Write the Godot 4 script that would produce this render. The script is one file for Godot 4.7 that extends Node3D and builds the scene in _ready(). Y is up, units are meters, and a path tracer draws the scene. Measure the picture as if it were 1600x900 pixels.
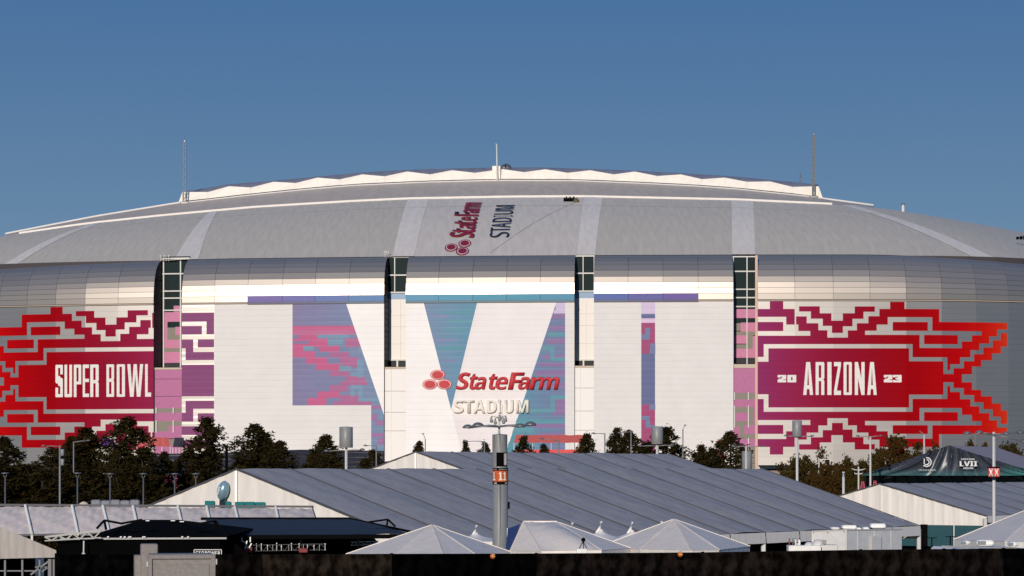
extends Node3D
# Lens: 4000 photo pixels of focal length, horizon at photo row 733, eye ten metres above the tent lots.
const F := 4000.0
const EYE := 10.0
const HZ := 733.0
var org := Vector3.ZERO
var used := {}
var rng := RandomNumberGenerator.new()
var mats := {}
var noises := {}
var bold: SystemFont
var plain_font: SystemFont
var M := {}

func P(x: float, y: float, d: float) -> Vector3:
	return Vector3((x - 800.0) * d / F, EYE + (HZ - y) * d / F, -d)

# ---------- helpers: names, things, meshes ----------
func numbered(n: String) -> String:
	if not used.has(n):
		used[n] = 0
		return n
	used[n] += 1
	return "%s_%03d" % [n, used[n]]

func tag(o: Node, label: String, category := "", group := "", kind := "") -> Node:
	if label: o.set_meta("label", label)
	if category: o.set_meta("category", category)
	if group: o.set_meta("group", group)
	if kind: o.set_meta("kind", kind)
	return o

func thing(called: String, label: String, category: String, at := Vector3.ZERO, group := "") -> Node3D:
	var o := Node3D.new()
	o.name = numbered(called)
	add_child(o)
	o.position = at
	org = at
	tag(o, label, category, group)
	return o

func dup(src: Node3D, at: Vector3, turn: float, size: Vector3, label: String) -> Node3D:
	var o: Node3D = src.duplicate()
	var base_name := String(src.name)
	if base_name.length() > 4 and base_name[base_name.length() - 4] == "_" and base_name.right(3).is_valid_int():
		base_name = base_name.left(base_name.length() - 4)
	o.name = numbered(base_name)
	add_child(o)
	o.position = at
	o.rotation.y = turn
	o.scale = size
	o.set_meta("label", label)
	return o

func sub(called: String, parent: Node3D) -> Node3D:
	var o := Node3D.new()
	o.name = called
	parent.add_child(o, true)
	return o

func begin(smooth := false) -> SurfaceTool:
	var st := SurfaceTool.new()
	st.begin(Mesh.PRIMITIVE_TRIANGLES)
	st.set_smooth_group(0 if smooth else -1)
	return st

func put(called: String, st: SurfaceTool, m: Material, parent: Node = null) -> MeshInstance3D:
	st.generate_normals()
	var o := MeshInstance3D.new()
	o.mesh = st.commit()
	o.material_override = m
	if parent == null:
		o.name = numbered(called)
		add_child(o)
	else:
		o.name = called
		parent.add_child(o, true)
	return o

func v(st: SurfaceTool, p: Vector3, uv := Vector2.ZERO) -> void:
	st.set_uv(uv)
	st.add_vertex(p - org)

func tri(st: SurfaceTool, a: Vector3, b: Vector3, c: Vector3) -> void:
	v(st, a); v(st, b); v(st, c)

func quad(st: SurfaceTool, a: Vector3, b: Vector3, c: Vector3, d: Vector3, ua := Vector2.ZERO, uc := Vector2.ONE) -> void:
	# a top-left, b top-right, c bottom-right, d bottom-left (clockwise from outside)
	var ub := Vector2(uc.x, ua.y)
	var ud := Vector2(ua.x, uc.y)
	v(st, a, ua); v(st, b, ub); v(st, c, uc)
	v(st, a, ua); v(st, c, uc); v(st, d, ud)

func box(st: SurfaceTool, c: Vector3, s: Vector3, b := Basis()) -> void:
	var h := s * 0.5
	var p := []
	for k in 8:
		p.append(c + b * Vector3(h.x * (1 if k & 1 else -1), h.y * (1 if k & 2 else -1), h.z * (1 if k & 4 else -1)))
	quad(st, p[6], p[7], p[5], p[4]); quad(st, p[3], p[2], p[0], p[1]); quad(st, p[2], p[6], p[4], p[0])
	quad(st, p[7], p[3], p[1], p[5]); quad(st, p[2], p[3], p[7], p[6]); quad(st, p[4], p[5], p[1], p[0])

func cbox(st: SurfaceTool, c: Vector3, s: Vector3, e: float, b := Basis()) -> void:
	# box with chamfered edges: an octagonal prism round y with bevelled ends
	var h := s * 0.5
	var ring := func(y: float, g: float) -> Array:
		var out := []
		for q in [[-1, 1, 1, 0], [-1, 1, 0, 1], [-1, -1, 0, 1], [-1, -1, 1, 0], [1, -1, 1, 0], [1, -1, 0, 1], [1, 1, 0, 1], [1, 1, 1, 0]]:
			out.append(c + b * Vector3(q[0] * (h.x - g - e * q[2]), y, q[1] * (h.z - g - e * q[3])))
		return out
	var rings := [ring.call(-h.y, e), ring.call(-h.y + e, 0.0), ring.call(h.y - e, 0.0), ring.call(h.y, e)]
	for k in 3:
		for i in 8:
			var j := (i + 1) % 8
			quad(st, rings[k + 1][j], rings[k + 1][i], rings[k][i], rings[k][j])
	for i in range(1, 7):
		tri(st, rings[3][0], rings[3][i], rings[3][i + 1])
		tri(st, rings[0][0], rings[0][i + 1], rings[0][i])

func bar(st: SurfaceTool, a: Vector3, b: Vector3, w: float, h := -1.0) -> void:
	var z := (b - a).normalized()
	var up := Vector3.UP if absf(z.y) < 0.95 else Vector3.RIGHT
	var x := up.cross(z).normalized()
	box(st, (a + b) * 0.5, Vector3(w, h if h > 0 else w, a.distance_to(b)), Basis(x, z.cross(x), z))

func tube(st: SurfaceTool, pts: Array, r0: float, r1 := -1.0, n := 8, caps := true) -> void:
	if r1 < 0: r1 = r0
	var rings := []
	for i in pts.size():
		var z: Vector3 = (pts[mini(i + 1, pts.size() - 1)] - pts[maxi(i - 1, 0)]).normalized()
		var up := Vector3.UP if absf(z.y) < 0.9 else Vector3.RIGHT
		var x := up.cross(z).normalized()
		var y := z.cross(x)
		var r := lerpf(r0, r1, float(i) / maxi(1, pts.size() - 1))
		var ring := []
		for k in n:
			ring.append(pts[i] + (x * cos(TAU * k / n) + y * sin(TAU * k / n)) * r)
		rings.append(ring)
	for i in rings.size() - 1:
		for k in n:
			var j := (k + 1) % n
			quad(st, rings[i + 1][k], rings[i + 1][j], rings[i][j], rings[i][k])
	if caps:
		for k in range(1, n - 1):
			tri(st, rings[0][0], rings[0][k], rings[0][k + 1])
			tri(st, rings[-1][0], rings[-1][k + 1], rings[-1][k])

func lathe(st: SurfaceTool, c: Vector3, prof: Array, n := 20, b := Basis()) -> void:
	# prof: Vector2(radius, height)
	for i in prof.size() - 1:
		for k in n:
			var a0 := TAU * k / n
			var a1 := TAU * (k + 1) / n
			var q := func(p: Vector2, a: float) -> Vector3: return c + b * Vector3(p.x * cos(a), p.y, p.x * sin(a))
			quad(st, q.call(prof[i + 1], a0), q.call(prof[i + 1], a1), q.call(prof[i], a1), q.call(prof[i], a0))

func plate(st: SurfaceTool, pts: Array, deep: Vector3) -> void:
	# a flat outline (clockwise seen from its face) with thickness deep, away from the face
	var n: Vector3 = (pts[1] - pts[0]).cross(pts[2] - pts[0])
	var nn := Vector3.ZERO
	for i in pts.size():
		nn += pts[i].cross(pts[(i + 1) % pts.size()])
	nn = nn.normalized()
	var x := (pts[1] - pts[0] as Vector3).normalized()
	var y := nn.cross(x)
	var flat := PackedVector2Array()
	for p in pts: flat.append(Vector2(x.dot(p), y.dot(p)))
	var idx := Geometry2D.triangulate_polygon(flat)
	for i in range(0, idx.size(), 3):
		tri(st, pts[idx[i]], pts[idx[i + 1]], pts[idx[i + 2]])
		tri(st, pts[idx[i]] + deep, pts[idx[i + 2]] + deep, pts[idx[i + 1]] + deep)
	for i in pts.size():
		var a: Vector3 = pts[i]
		var b: Vector3 = pts[(i + 1) % pts.size()]
		quad(st, a, a + deep, b + deep, b)

func cloth(st: SurfaceTool, a: Vector3, b: Vector3, c: Vector3, d: Vector3, nu: int, nv: int, bend: Callable) -> void:
	# bilinear sheet a-b (top) d-c (bottom); bend(u, v) moves each point along the sheet's normal
	var n := (b - a).cross(d - a).normalized() * -1.0
	var g := []
	for j in nv + 1:
		var row := []
		for i in nu + 1:
			var u := float(i) / nu
			var w := float(j) / nv
			var p := a.lerp(b, u).lerp(d.lerp(c, u), w)
			row.append(p - n * bend.call(u, w))
		g.append(row)
	for j in nv:
		for i in nu:
			quad(st, g[j][i], g[j][i + 1], g[j + 1][i + 1], g[j + 1][i], Vector2(float(i) / nu, float(j) / nv), Vector2(float(i + 1) / nu, float(j + 1) / nv))

func lettering(st: SurfaceTool, text: String, font: Font, at: Transform3D, height: float, width: float, depth: float, slant := 0.0) -> void:
	# one line of text: origin at its lower left, capitals `height` high, stretched to `width`
	var t := TextMesh.new()
	t.text = text
	t.font = font
	t.font_size = 64
	t.pixel_size = 0.01
	t.depth = depth
	t.curve_step = 2.0
	t.horizontal_alignment = HORIZONTAL_ALIGNMENT_LEFT
	var box_ := t.get_aabb()
	var sx := width / box_.size.x
	var sy := height / box_.size.y
	var m := Transform3D(Basis(Vector3(sx, 0, 0), Vector3(sy * slant, sy, 0), Vector3(0, 0, 1)), Vector3.ZERO)
	m.origin = -(m.basis * Vector3(box_.position.x, box_.position.y, 0))
	st.append_from(t, 0, Transform3D(at.basis, at.origin - org) * m)

func yat(list: Array, x: float) -> float:
	if x <= list[0].x: return list[0].y
	for i in list.size() - 1:
		if x <= list[i + 1].x:
			return lerpf(list[i].y, list[i + 1].y, (x - list[i].x) / (list[i + 1].x - list[i].x))
	return list[-1].y

# ---------- materials ----------
func noise_tex(low: float, freq: float, oct := 4) -> NoiseTexture2D:
	var key := "%.2f %.4f %d" % [low, freq, oct]
	if noises.has(key): return noises[key]
	var n := FastNoiseLite.new()
	n.seed = noises.size() + 3
	n.frequency = freq
	n.fractal_octaves = oct
	var t := NoiseTexture2D.new()
	t.width = 256; t.height = 256
	t.seamless = true
	t.noise = n
	var g := Gradient.new()
	g.set_color(0, Color(low, low, low)); g.set_color(1, Color.WHITE)
	g.set_offset(0, 0.15); g.set_offset(1, 0.8)
	t.color_ramp = g
	noises[key] = t
	return t

func mat(c: Color, rough: float, metal := 0.0, low := 1.0, scale := Vector3.ONE, freq := 0.02) -> StandardMaterial3D:
	var m := StandardMaterial3D.new()
	m.albedo_color = c
	m.roughness = rough
	m.metallic = metal
	if low < 1.0:
		m.albedo_texture = noise_tex(low, freq)
		m.uv1_triplanar = true
		m.uv1_world_triplanar = true
		m.uv1_scale = scale
	return m

func rumple(m: StandardMaterial3D, freq: float, scale: Vector3, strength: float) -> void:
	# soft wrinkles of stretched cloth
	var n := FastNoiseLite.new()
	n.seed = 91
	n.frequency = freq
	n.fractal_octaves = 4
	var t := NoiseTexture2D.new()
	t.width = 512; t.height = 512
	t.seamless = true
	t.as_normal_map = true
	t.bump_strength = 6.0
	t.noise = n
	m.normal_enabled = true
	m.normal_texture = t
	m.normal_scale = strength
	m.uv1_triplanar = true
	m.uv1_world_triplanar = true
	m.uv1_scale = scale

func rgb(r: int, g: int, b: int) -> Color:
	return Color8(r, g, b)

func make_materials() -> void:
	bold = SystemFont.new(); bold.font_names = PackedStringArray(["Droid Sans"]); bold.font_weight = 700
	plain_font = SystemFont.new(); plain_font.font_names = PackedStringArray(["Droid Sans"])
	M.metal = []
	for k in 4:
		var q := 166 + k * 2
		M.metal.append(mat(rgb(q, q - 10, q - 20), 0.325 + 0.004 * k, 0.68))
	M.dark_slot = mat(rgb(34, 34, 38), 0.7)
	M.backing = mat(rgb(70, 62, 58), 0.6)
	M.glass = mat(rgb(40, 50, 49), 0.1); M.glass.metallic_specular = 0.3
	M.white_frame = mat(rgb(206, 202, 196), 0.45)
	M.tan_frame = mat(rgb(205, 170, 150), 0.5)
	M.joint = mat(rgb(218, 210, 202), 0.6)
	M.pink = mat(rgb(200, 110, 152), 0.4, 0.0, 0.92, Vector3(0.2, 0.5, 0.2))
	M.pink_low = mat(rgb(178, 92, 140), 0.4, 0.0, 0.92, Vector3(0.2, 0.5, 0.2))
	M.slot_grey = mat(rgb(122, 114, 100), 0.5)
	M.slot_white = mat(rgb(238, 231, 224), 0.6)
	M.ledge = mat(rgb(196, 178, 158), 0.6)
	M.roof = mat(rgb(207, 195, 176), 0.65, 0.0, 0.93, Vector3(0.12, 0.02, 0.012), 0.03)
	M.roof_mid = mat(rgb(222, 209, 192), 0.6, 0.0, 0.93, Vector3(0.1, 0.02, 0.012), 0.03)
	M.roof_strip = mat(rgb(240, 226, 208), 0.5, 0.0, 0.94, Vector3(0.1, 0.03, 0.02), 0.03)
	M.roof_high = mat(rgb(202, 186, 166), 0.6, 0.0, 0.94, Vector3(0.06, 0.05, 0.02), 0.03)
	M.cream = mat(rgb(240, 230, 216), 0.5, 0.0, 0.96, Vector3(0.1, 0.1, 0.1))
	M.roof_top = mat(rgb(176, 164, 160), 0.5, 0.0, 0.9, Vector3(0.06, 0.06, 0.02))
	M.black = mat(rgb(14, 13, 13), 0.9); M.black.metallic_specular = 0.1
	M.black_cloth = mat(rgb(9, 9, 9), 0.95); M.black_cloth.metallic_specular = 0.05
	M.steel = mat(rgb(128, 127, 126), 0.45, 0.5)
	M.mast = mat(rgb(96, 96, 98), 0.5, 0.3)
	M.grey_paint = mat(rgb(138, 138, 136), 0.45, 0.0, 0.93, Vector3(0.5, 0.2, 0.5))
	M.white_paint = mat(rgb(240, 236, 228), 0.4, 0.0, 0.95, Vector3(0.4, 0.4, 0.4))
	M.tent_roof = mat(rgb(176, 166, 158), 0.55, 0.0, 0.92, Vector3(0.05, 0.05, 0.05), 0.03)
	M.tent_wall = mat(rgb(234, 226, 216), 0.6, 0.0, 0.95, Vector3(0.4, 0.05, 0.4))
	M.tent_peak = mat(rgb(236, 222, 206), 0.6, 0.0, 0.95, Vector3(0.15, 0.15, 0.15))
	M.seam = mat(rgb(74, 74, 80), 0.6)
	M.alu = mat(rgb(190, 190, 188), 0.4, 0.5)
	M.red_cloth = mat(rgb(246, 116, 96), 0.6, 0.0, 0.9, Vector3(0.3, 0.3, 0.3))
	M.sign_red = mat(rgb(190, 40, 48), 0.6)
	M.sign_edge = mat(rgb(140, 34, 42), 0.6)
	M.sign_cream = mat(rgb(234, 224, 208), 0.6)
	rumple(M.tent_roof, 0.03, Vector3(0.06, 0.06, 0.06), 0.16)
	rumple(M.tent_peak, 0.03, Vector3(0.15, 0.15, 0.15), 0.16)
	M.belt = mat(rgb(178, 160, 142), 0.5)
	M.cable = mat(rgb(158, 154, 150), 0.6)
	M.rig = mat(rgb(52, 50, 48), 0.6)
	M.bark = mat(rgb(66, 52, 42), 0.95, 0.0, 0.6, Vector3(1, 0.3, 1))
	M.pine = [mat(rgb(44, 38, 19), 0.95), mat(rgb(50, 42, 22), 0.95), mat(rgb(40, 37, 19), 0.95)]
	M.oak = [mat(rgb(60, 50, 22), 0.9), mat(rgb(66, 49, 23), 0.9)]
	for m in M.pine + M.oak: m.metallic_specular = 0.1

# ---------- flat print on the stadium wall: one albedo and one roughness/metal picture per bay ----------
class Print:
	var img: Image
	var orm: Image
	var x0: float
	var y0: float
	var w: float
	var h: float
	var s: float
	var stops: Array
	var film_rough := 0.5
	func _init(xa: float, xb: float, ya: float, yb: float, k: float) -> void:
		x0 = xa; y0 = ya; w = xb - xa; h = yb - ya
		s = minf(k, 2040.0 / w)
		img = Image.create(int(w * s), int(h * s), false, Image.FORMAT_RGB8)
		orm = Image.create(int(w * s), int(h * s), false, Image.FORMAT_RGB8)
		bare(xa, ya, xb, yb)
	func area(xa: float, ya: float, xb: float, yb: float) -> Rect2i:
		var a := Vector2i(roundi((xa - x0) * s), roundi((ya - y0) * s))
		var b := Vector2i(roundi((xb - x0) * s), roundi((yb - y0) * s))
		return Rect2i(a, b - a)
	func rect(xa: float, ya: float, xb: float, yb: float, c: Color, rough := 0.42) -> void:
		var r := area(xa, ya, xb, yb)
		img.fill_rect(r, c)
		orm.fill_rect(r, Color(1, rough, 0))
	func bare(xa: float, ya: float, xb: float, yb: float) -> void:
		var r := area(xa, ya, xb, yb)
		img.fill_rect(r, Color8(174, 167, 160))
		orm.fill_rect(r, Color(1, 0.315, 0.8))
	func tone(x: float) -> Color:
		for i in stops.size() - 1:
			if x <= stops[i + 1][0]:
				return stops[i][1].lerp(stops[i + 1][1], clampf((x - stops[i][0]) / (stops[i + 1][0] - stops[i][0]), 0, 1))
		return stops[-1][1]
	func film(xa: float, ya: float, xb: float, yb: float, tint := Color.WHITE) -> void:
		var x := xa
		while x < xb:
			var e := minf(x + 1.0, xb)
			rect(x, ya, e, yb, tone(x) * tint, film_rough)
			x = e
	func poly(pts: Array, c: Variant, rough := 0.45) -> void:
		# c: a Color, or null for the film's own gradient
		var top := 1e9
		var low := -1e9
		for p in pts:
			top = minf(top, p.y); low = maxf(low, p.y)
		for row in range(maxi(0, int((top - y0) * s)), mini(img.get_height(), int((low - y0) * s) + 1)):
			var y := y0 + (row + 0.5) / s
			var cut := []
			for i in pts.size():
				var a: Vector2 = pts[i]
				var b: Vector2 = pts[(i + 1) % pts.size()]
				if (a.y <= y) != (b.y <= y):
					cut.append(a.x + (b.x - a.x) * (y - a.y) / (b.y - a.y))
			cut.sort()
			for k in range(0, cut.size() - 1, 2):
				var pa := roundi((cut[k] - x0) * s)
				var pb := roundi((cut[k + 1] - x0) * s)
				if pb <= pa: continue
				if c == null:
					var px := pa
					while px < pb:
						var pe := mini(px + int(s), pb)
						img.fill_rect(Rect2i(px, row, pe - px, 1), tone(x0 + px / s))
						px = pe
				else:
					img.fill_rect(Rect2i(pa, row, pb - pa, 1), c)
				orm.fill_rect(Rect2i(pa, row, pb - pa, 1), Color(1, rough, 0))
	func letter(ch: String, xa: float, ya: float, xb: float, yb: float, ink: Color) -> void:
		# heavy condensed capitals, built as a block with the gaps printed back in the film's colour
		var q := func(list: Array) -> Array:
			var out := []
			for p in list: out.append(Vector2(lerpf(xa, xb, p[0]), lerpf(ya, yb, p[1])))
			return out
		var cut := func(a: float, b: float, c: float, d: float) -> void:
			poly(q.call([[a, b], [c, b], [c, d], [a, d]]), null)
		var e := 0.09
		var f := 0.025
		var tl: Array = [[0, f], [e, 0]] if ch in "SO20" else [[0, 0]]
		var tr: Array = [[1 - e, 0], [1, f]] if ch in "SOPRBU230" and ch != "U" else [[1, 0]]
		var br: Array = [[1, 1 - f], [1 - e, 1]] if ch in "SOUB30" else [[1, 1]]
		var bl: Array = [[e, 1], [0, 1 - f]] if ch in "SOU30" else [[0, 1]]
		var t := 0.36
		match ch:
			"A":
				poly(q.call([[0.3, 0], [0.7, 0], [1, 1], [0.67, 1], [0.62, 0.82], [0.38, 0.82], [0.33, 1], [0, 1]]), ink)
				poly(q.call([[0.5, 0.16], [0.585, 0.7], [0.415, 0.7]]), null)
			"Z":
				poly(q.call([[0, 0], [1, 0], [1, 0.12], [0.42, 0.87], [1, 0.87], [1, 1], [0, 1], [0, 0.88], [0.58, 0.13], [0, 0.13]]), ink)
			"W":
				poly(q.call([[0, 0], [0.2, 0], [0.3, 0.72], [0.4, 0], [0.6, 0], [0.7, 0.72], [0.8, 0], [1, 0], [0.83, 1], [0.6, 1], [0.5, 0.34], [0.4, 1], [0.17, 1]]), ink)
			_:
				poly(q.call(tl + tr + br + bl), ink)
		match ch:
			"S":
				cut.call(t, 0.1, 1 - t, 0.34); cut.call(1 - t, 0.3, 1, 0.4); cut.call(t, 0.66, 1 - t, 0.9); cut.call(0, 0.58, t, 0.7)
				poly(q.call([[t, 0.3], [1 - t, 0.3], [1, 0.4], [1, 0.44]]), null)
				poly(q.call([[0, 0.54], [0, 0.6], [t, 0.7], [1 - t, 0.7]]), null)
			"U": cut.call(t, 0, 1 - t, 0.9)
			"P": cut.call(t, 0.1, 1 - t, 0.52); cut.call(t, 0.61, 1, 1)
			"E": cut.call(t, 0.11, 1, 0.44); cut.call(t, 0.54, 1, 0.89); 
			"R": cut.call(t, 0.1, 1 - t, 0.48); cut.call(t, 0.58, 1 - t, 1); cut.call(0.92, 0.5, 1, 0.56)
			"B": cut.call(t, 0.09, 1 - t, 0.44); cut.call(t, 0.54, 1 - t, 0.91); cut.call(0.93, 0.46, 1, 0.51)
			"O": cut.call(t, 0.08, 1 - t, 0.92)
			"L": cut.call(t + 0.08, 0, 1, 0.87)
			"N":
				poly(q.call([[0.33, 0], [0.67, 0], [0.67, 0.5]]), null)
				poly(q.call([[0.33, 0.5], [0.67, 1], [0.33, 1]]), null)
			"0": cut.call(0.42, 0.28, 0.58, 0.72)
			"2": cut.call(0, 0.36, 0.45, 0.5); cut.call(0, 0.5, 0.12, 0.62); cut.call(0.68, 0.62, 1, 0.7); cut.call(0.35, 0.24, 0.55, 0.36)
			"3": cut.call(0, 0.34, 0.4, 0.42); cut.call(0, 0.42, 0.3, 0.6); cut.call(0, 0.6, 0.4, 0.68); cut.call(0.3, 0.26, 0.58, 0.36); cut.call(0.3, 0.64, 0.58, 0.74)
	func material(stain: Texture2D) -> ORMMaterial3D:
		var m := ORMMaterial3D.new()
		m.albedo_texture = ImageTexture.create_from_image(img)
		m.orm_texture = ImageTexture.create_from_image(orm)
		m.texture_repeat = false
		m.metallic_specular = 0.3 if film_rough < 0.45 else 0.1
		m.detail_enabled = true
		m.detail_albedo = stain
		m.detail_blend_mode = BaseMaterial3D.BLEND_MODE_MUL
		return m

const MID := 1180.8   # twice the row about which the stepped frame is mirrored

func stepped_frame(p: Print) -> void:
	# the stepped desert pattern, drawn for the right-hand wall and mirrored top to bottom
	p.stops = [[1120, rgb(140, 62, 110)], [1190, rgb(142, 48, 96)], [1245, rgb(146, 36, 72)], [1300, rgb(140, 22, 50)], [1360, rgb(144, 12, 34)], [1420, rgb(152, 4, 14)], [1500, rgb(176, 8, 14)], [1545, rgb(194, 26, 18)], [1578, rgb(204, 54, 26)], [1640, rgb(210, 70, 32)]]
	var cols := [[1120, 1203, 482.7, 590.4], [1203, 1223.7, 470.8, 590.4], [1223.7, 1241.8, 482.7, 590.4], [1241.8, 1248.6, 494.2, 590.4], [1248.6, 1281, 478.5, 590.4], [1281, 1299, 489.6, 590.4], [1299, 1317, 501, 590.4],
		[1317, 1335.5, 489.6, 590.4], [1335.5, 1374, 478.7, 590.4], [1374, 1391, 482.7, 590.4], [1391, 1413.2, 471.3, 590.4], [1413.2, 1468, 482.7, 590.4], [1468, 1504.3, 502.7, 590.4], [1504.3, 1520.4, 502.7, 584],
		[1520.4, 1535, 502.7, 572], [1535, 1552, 502.7, 562], [1552, 1566, 502.7, 551], [1566, 1575.6, 502.7, 540]]
	var cuts := [[1193.4, 537.5, 1426, 544.2], [1193.4, 537.5, 1200.6, 565], [1120, 557.5, 1200.6, 565], [1420.5, 537.5, 1426, 564.4], [1420.5, 557.8, 1480.9, 564.4], [1474.7, 557.8, 1480.9, 584], [1474.7, 577.8, 1490.8, 584],
		[1485.5, 568.6, 1490.8, 584], [1485.5, 568.6, 1507.4, 575], [1501.4, 557.6, 1507.4, 575], [1501.4, 557.6, 1523.8, 564], [1518, 546.3, 1523.8, 564], [1518, 546.3, 1538.2, 552.7], [1532, 535.7, 1538.2, 552.7],
		[1532, 535.7, 1553.4, 542], [1547.6, 524.5, 1553.4, 542], [1547.6, 524.5, 1565.6, 530.4], [1560, 513.3, 1565.6, 530.4], [1560, 513.3, 1577, 519],
		[1120, 517, 1266, 524.5], [1223.7, 507, 1247.6, 520], [1223.7, 495, 1228.5, 520], [1120, 495, 1228.5, 503], [1241.8, 480, 1244, 508], [1241.8, 486.7, 1267, 494.2], [1260.6, 486.7, 1267, 505], [1260.6, 497.8, 1285.6, 505],
		[1278.6, 497.8, 1285.6, 516], [1278.6, 509, 1300, 516], [1292.8, 509, 1300, 527.4], [1292.8, 520, 1324.7, 527.4], [1317, 509.7, 1324.7, 527.4], [1317, 509.7, 1339, 516.3], [1331.9, 498, 1339, 516.3],
		[1331.9, 498, 1356.9, 505], [1349.2, 487, 1356.9, 505], [1349.2, 487, 1374, 494], [1367, 476, 1374, 494], [1387, 495.4, 1457.3, 503], [1387, 495.4, 1395, 518], [1369.9, 507, 1395, 518],
		[1351.7, 516.6, 1535.5, 523.2], [1450, 495.4, 1457.3, 520], [1437, 518, 1444.2, 543.6], [1437, 537.2, 1504.3, 543.6], [1497.8, 520, 1504.3, 543.6], [1497.8, 520, 1520.4, 533]]
	for c in cols:
		p.film(c[0], c[2], c[1], c[3])
		p.film(c[0], MID - c[3], c[1], MID - c[2])
	for c in cuts:
		p.bare(c[0], c[1], c[2], c[3])
		p.bare(c[0], MID - c[3], c[2], MID - c[1])

func print_right() -> Print:
	var p := Print.new(1183, 1640, 462, 735, 6.0)
	stepped_frame(p)
	var ink := rgb(228, 224, 216)
	var xs := [["A", 1255, 1270.5], ["R", 1274.5, 1288], ["I", 1292.8, 1299.2], ["Z", 1303, 1314], ["O", 1318, 1331], ["N", 1335.5, 1351], ["A", 1355, 1370]]
	for l in xs: p.letter(l[0], l[1], 565.5, l[2], 617, ink)
	for l in [["2", 1215, 1228.4], ["0", 1230.2, 1244.2], ["2", 1381, 1394.2], ["3", 1395, 1408.8]]: p.letter(l[0], l[1], 585.6, l[2], 597.2, ink)
	return p

# photo columns on the left wall against the columns of the mirrored design
const LEFT_X := [Vector2(-260, 1779), Vector2(-110, 1622), Vector2(-12, 1513), Vector2(17.6, 1478), Vector2(35.4, 1457.3), Vector2(54.9, 1437), Vector2(74.4, 1413), Vector2(95, 1391), Vector2(111, 1374), Vector2(147, 1335.5), Vector2(173.2, 1308), Vector2(199, 1281), Vector2(231, 1248.6), Vector2(240, 1239.5)]

func print_left() -> Print:
	var p := Print.new(1236, 1690, 462, 735, 6.0)
	stepped_frame(p)
	var ink := rgb(228, 224, 216)
	for l in [["S", 83, 95.6], ["U", 98.2, 111], ["P", 114, 126.4], ["E", 129, 139], ["R", 140.8, 154], ["B", 166, 178.3], ["O", 182.2, 194.9], ["W", 198.5, 223.5], ["L", 226.6, 236]]:
		p.letter(l[0], yat(LEFT_X, l[1]), 564.5, yat(LEFT_X, l[2]), 617, ink)
	return p

const PALE := Color(0.885, 0.86, 0.842)

func print_l() -> Print:
	# second bay: mural end, the letter L and the left arm of the V, patterned film between
	var p := Print.new(283, 601, 462, 735, 6.0)
	p.film_rough = 0.42
	var vio := rgb(128, 58, 108)
	var white := rgb(245, 239, 234)
	p.rect(283, 483.5, 334.5, 706, vio)
	for r in [[283, 497.5, 322.7, 504.7], [315.5, 497.5, 322.7, 519], [283, 518, 334.5, 526], [302, 526, 309, 546], [302, 538.8, 334.5, 546], [283, 540, 290, 566.5], [283, 559, 334.5, 566.5],
		[283, 616.7, 334.5, 624], [283, 616.7, 290, 643], [302, 636.7, 334.5, 644], [302, 636.7, 309, 657], [283, 657, 334.5, 664.7], [283, 678.5, 334.5, 686.5], [283, 700, 334.5, 708]]:
		p.bare(r[0], r[1], r[2], r[3])
	p.rect(335, 469, 458, 735, PALE, 0.6)
	p.stops = [[457, rgb(120, 112, 150)], [520, rgb(112, 118, 154)], [580, rgb(108, 126, 158)], [601, rgb(104, 130, 160)]]
	p.film(457, 462, 601, 735)
	var pink := rgb(184, 80, 126)
	var plum := rgb(150, 98, 142)
	var teal := rgb(106, 138, 162)
	p.rect(457, 506, 556, 513, pink); p.rect(457, 513, 560, 520, rgb(180, 96, 138))
	for r in [[467, 520, 498, 526], [457, 526, 480, 530], [482, 526, 512, 540], [540, 526, 562, 540], [457, 534, 490, 540], [457, 540, 475, 546], [500, 538, 530, 547], [457, 546, 492, 556], [515, 548, 545, 556],
		[478, 556, 512, 566], [530, 556, 560, 566], [535, 566, 566, 572], [494, 566, 530, 576], [515, 576, 545, 586], [540, 586, 570, 594], [532, 594, 575, 600], [515, 600, 544, 610], [496, 610, 530, 620], [480, 620, 510, 632], [530, 616, 560, 626], [520, 626, 580, 632]]:
		p.rect(r[0], r[1], r[2], r[3], pink if r[0] < 515 else pink.lerp(plum, 0.6))
	for r in [[558, 560, 568, 588], [548, 580, 568, 586], [548, 600, 566, 606], [548, 600, 554, 618], [560, 606, 567, 624], [560, 620, 590, 626], [496, 520, 545, 526], [512, 528, 536, 536], [560, 542, 575, 547], [530, 570, 548, 578], [474, 538, 490, 545]]:
		p.rect(r[0], r[1], r[2], r[3], teal)
	for r in [[580, 632, 601, 638], [580, 646, 590, 656], [586, 656, 601, 664], [580, 676, 600, 682], [590, 684, 601, 694]]:
		p.rect(r[0], r[1], r[2], r[3], rgb(146, 98, 146))
	p.rect(457, 632, 580, 735, PALE, 0.6)
	p.poly([Vector2(539.8, 469), Vector2(601.5, 469), Vector2(601.5, 652), Vector2(541, 472)], white, 0.6)
	return p

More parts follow.
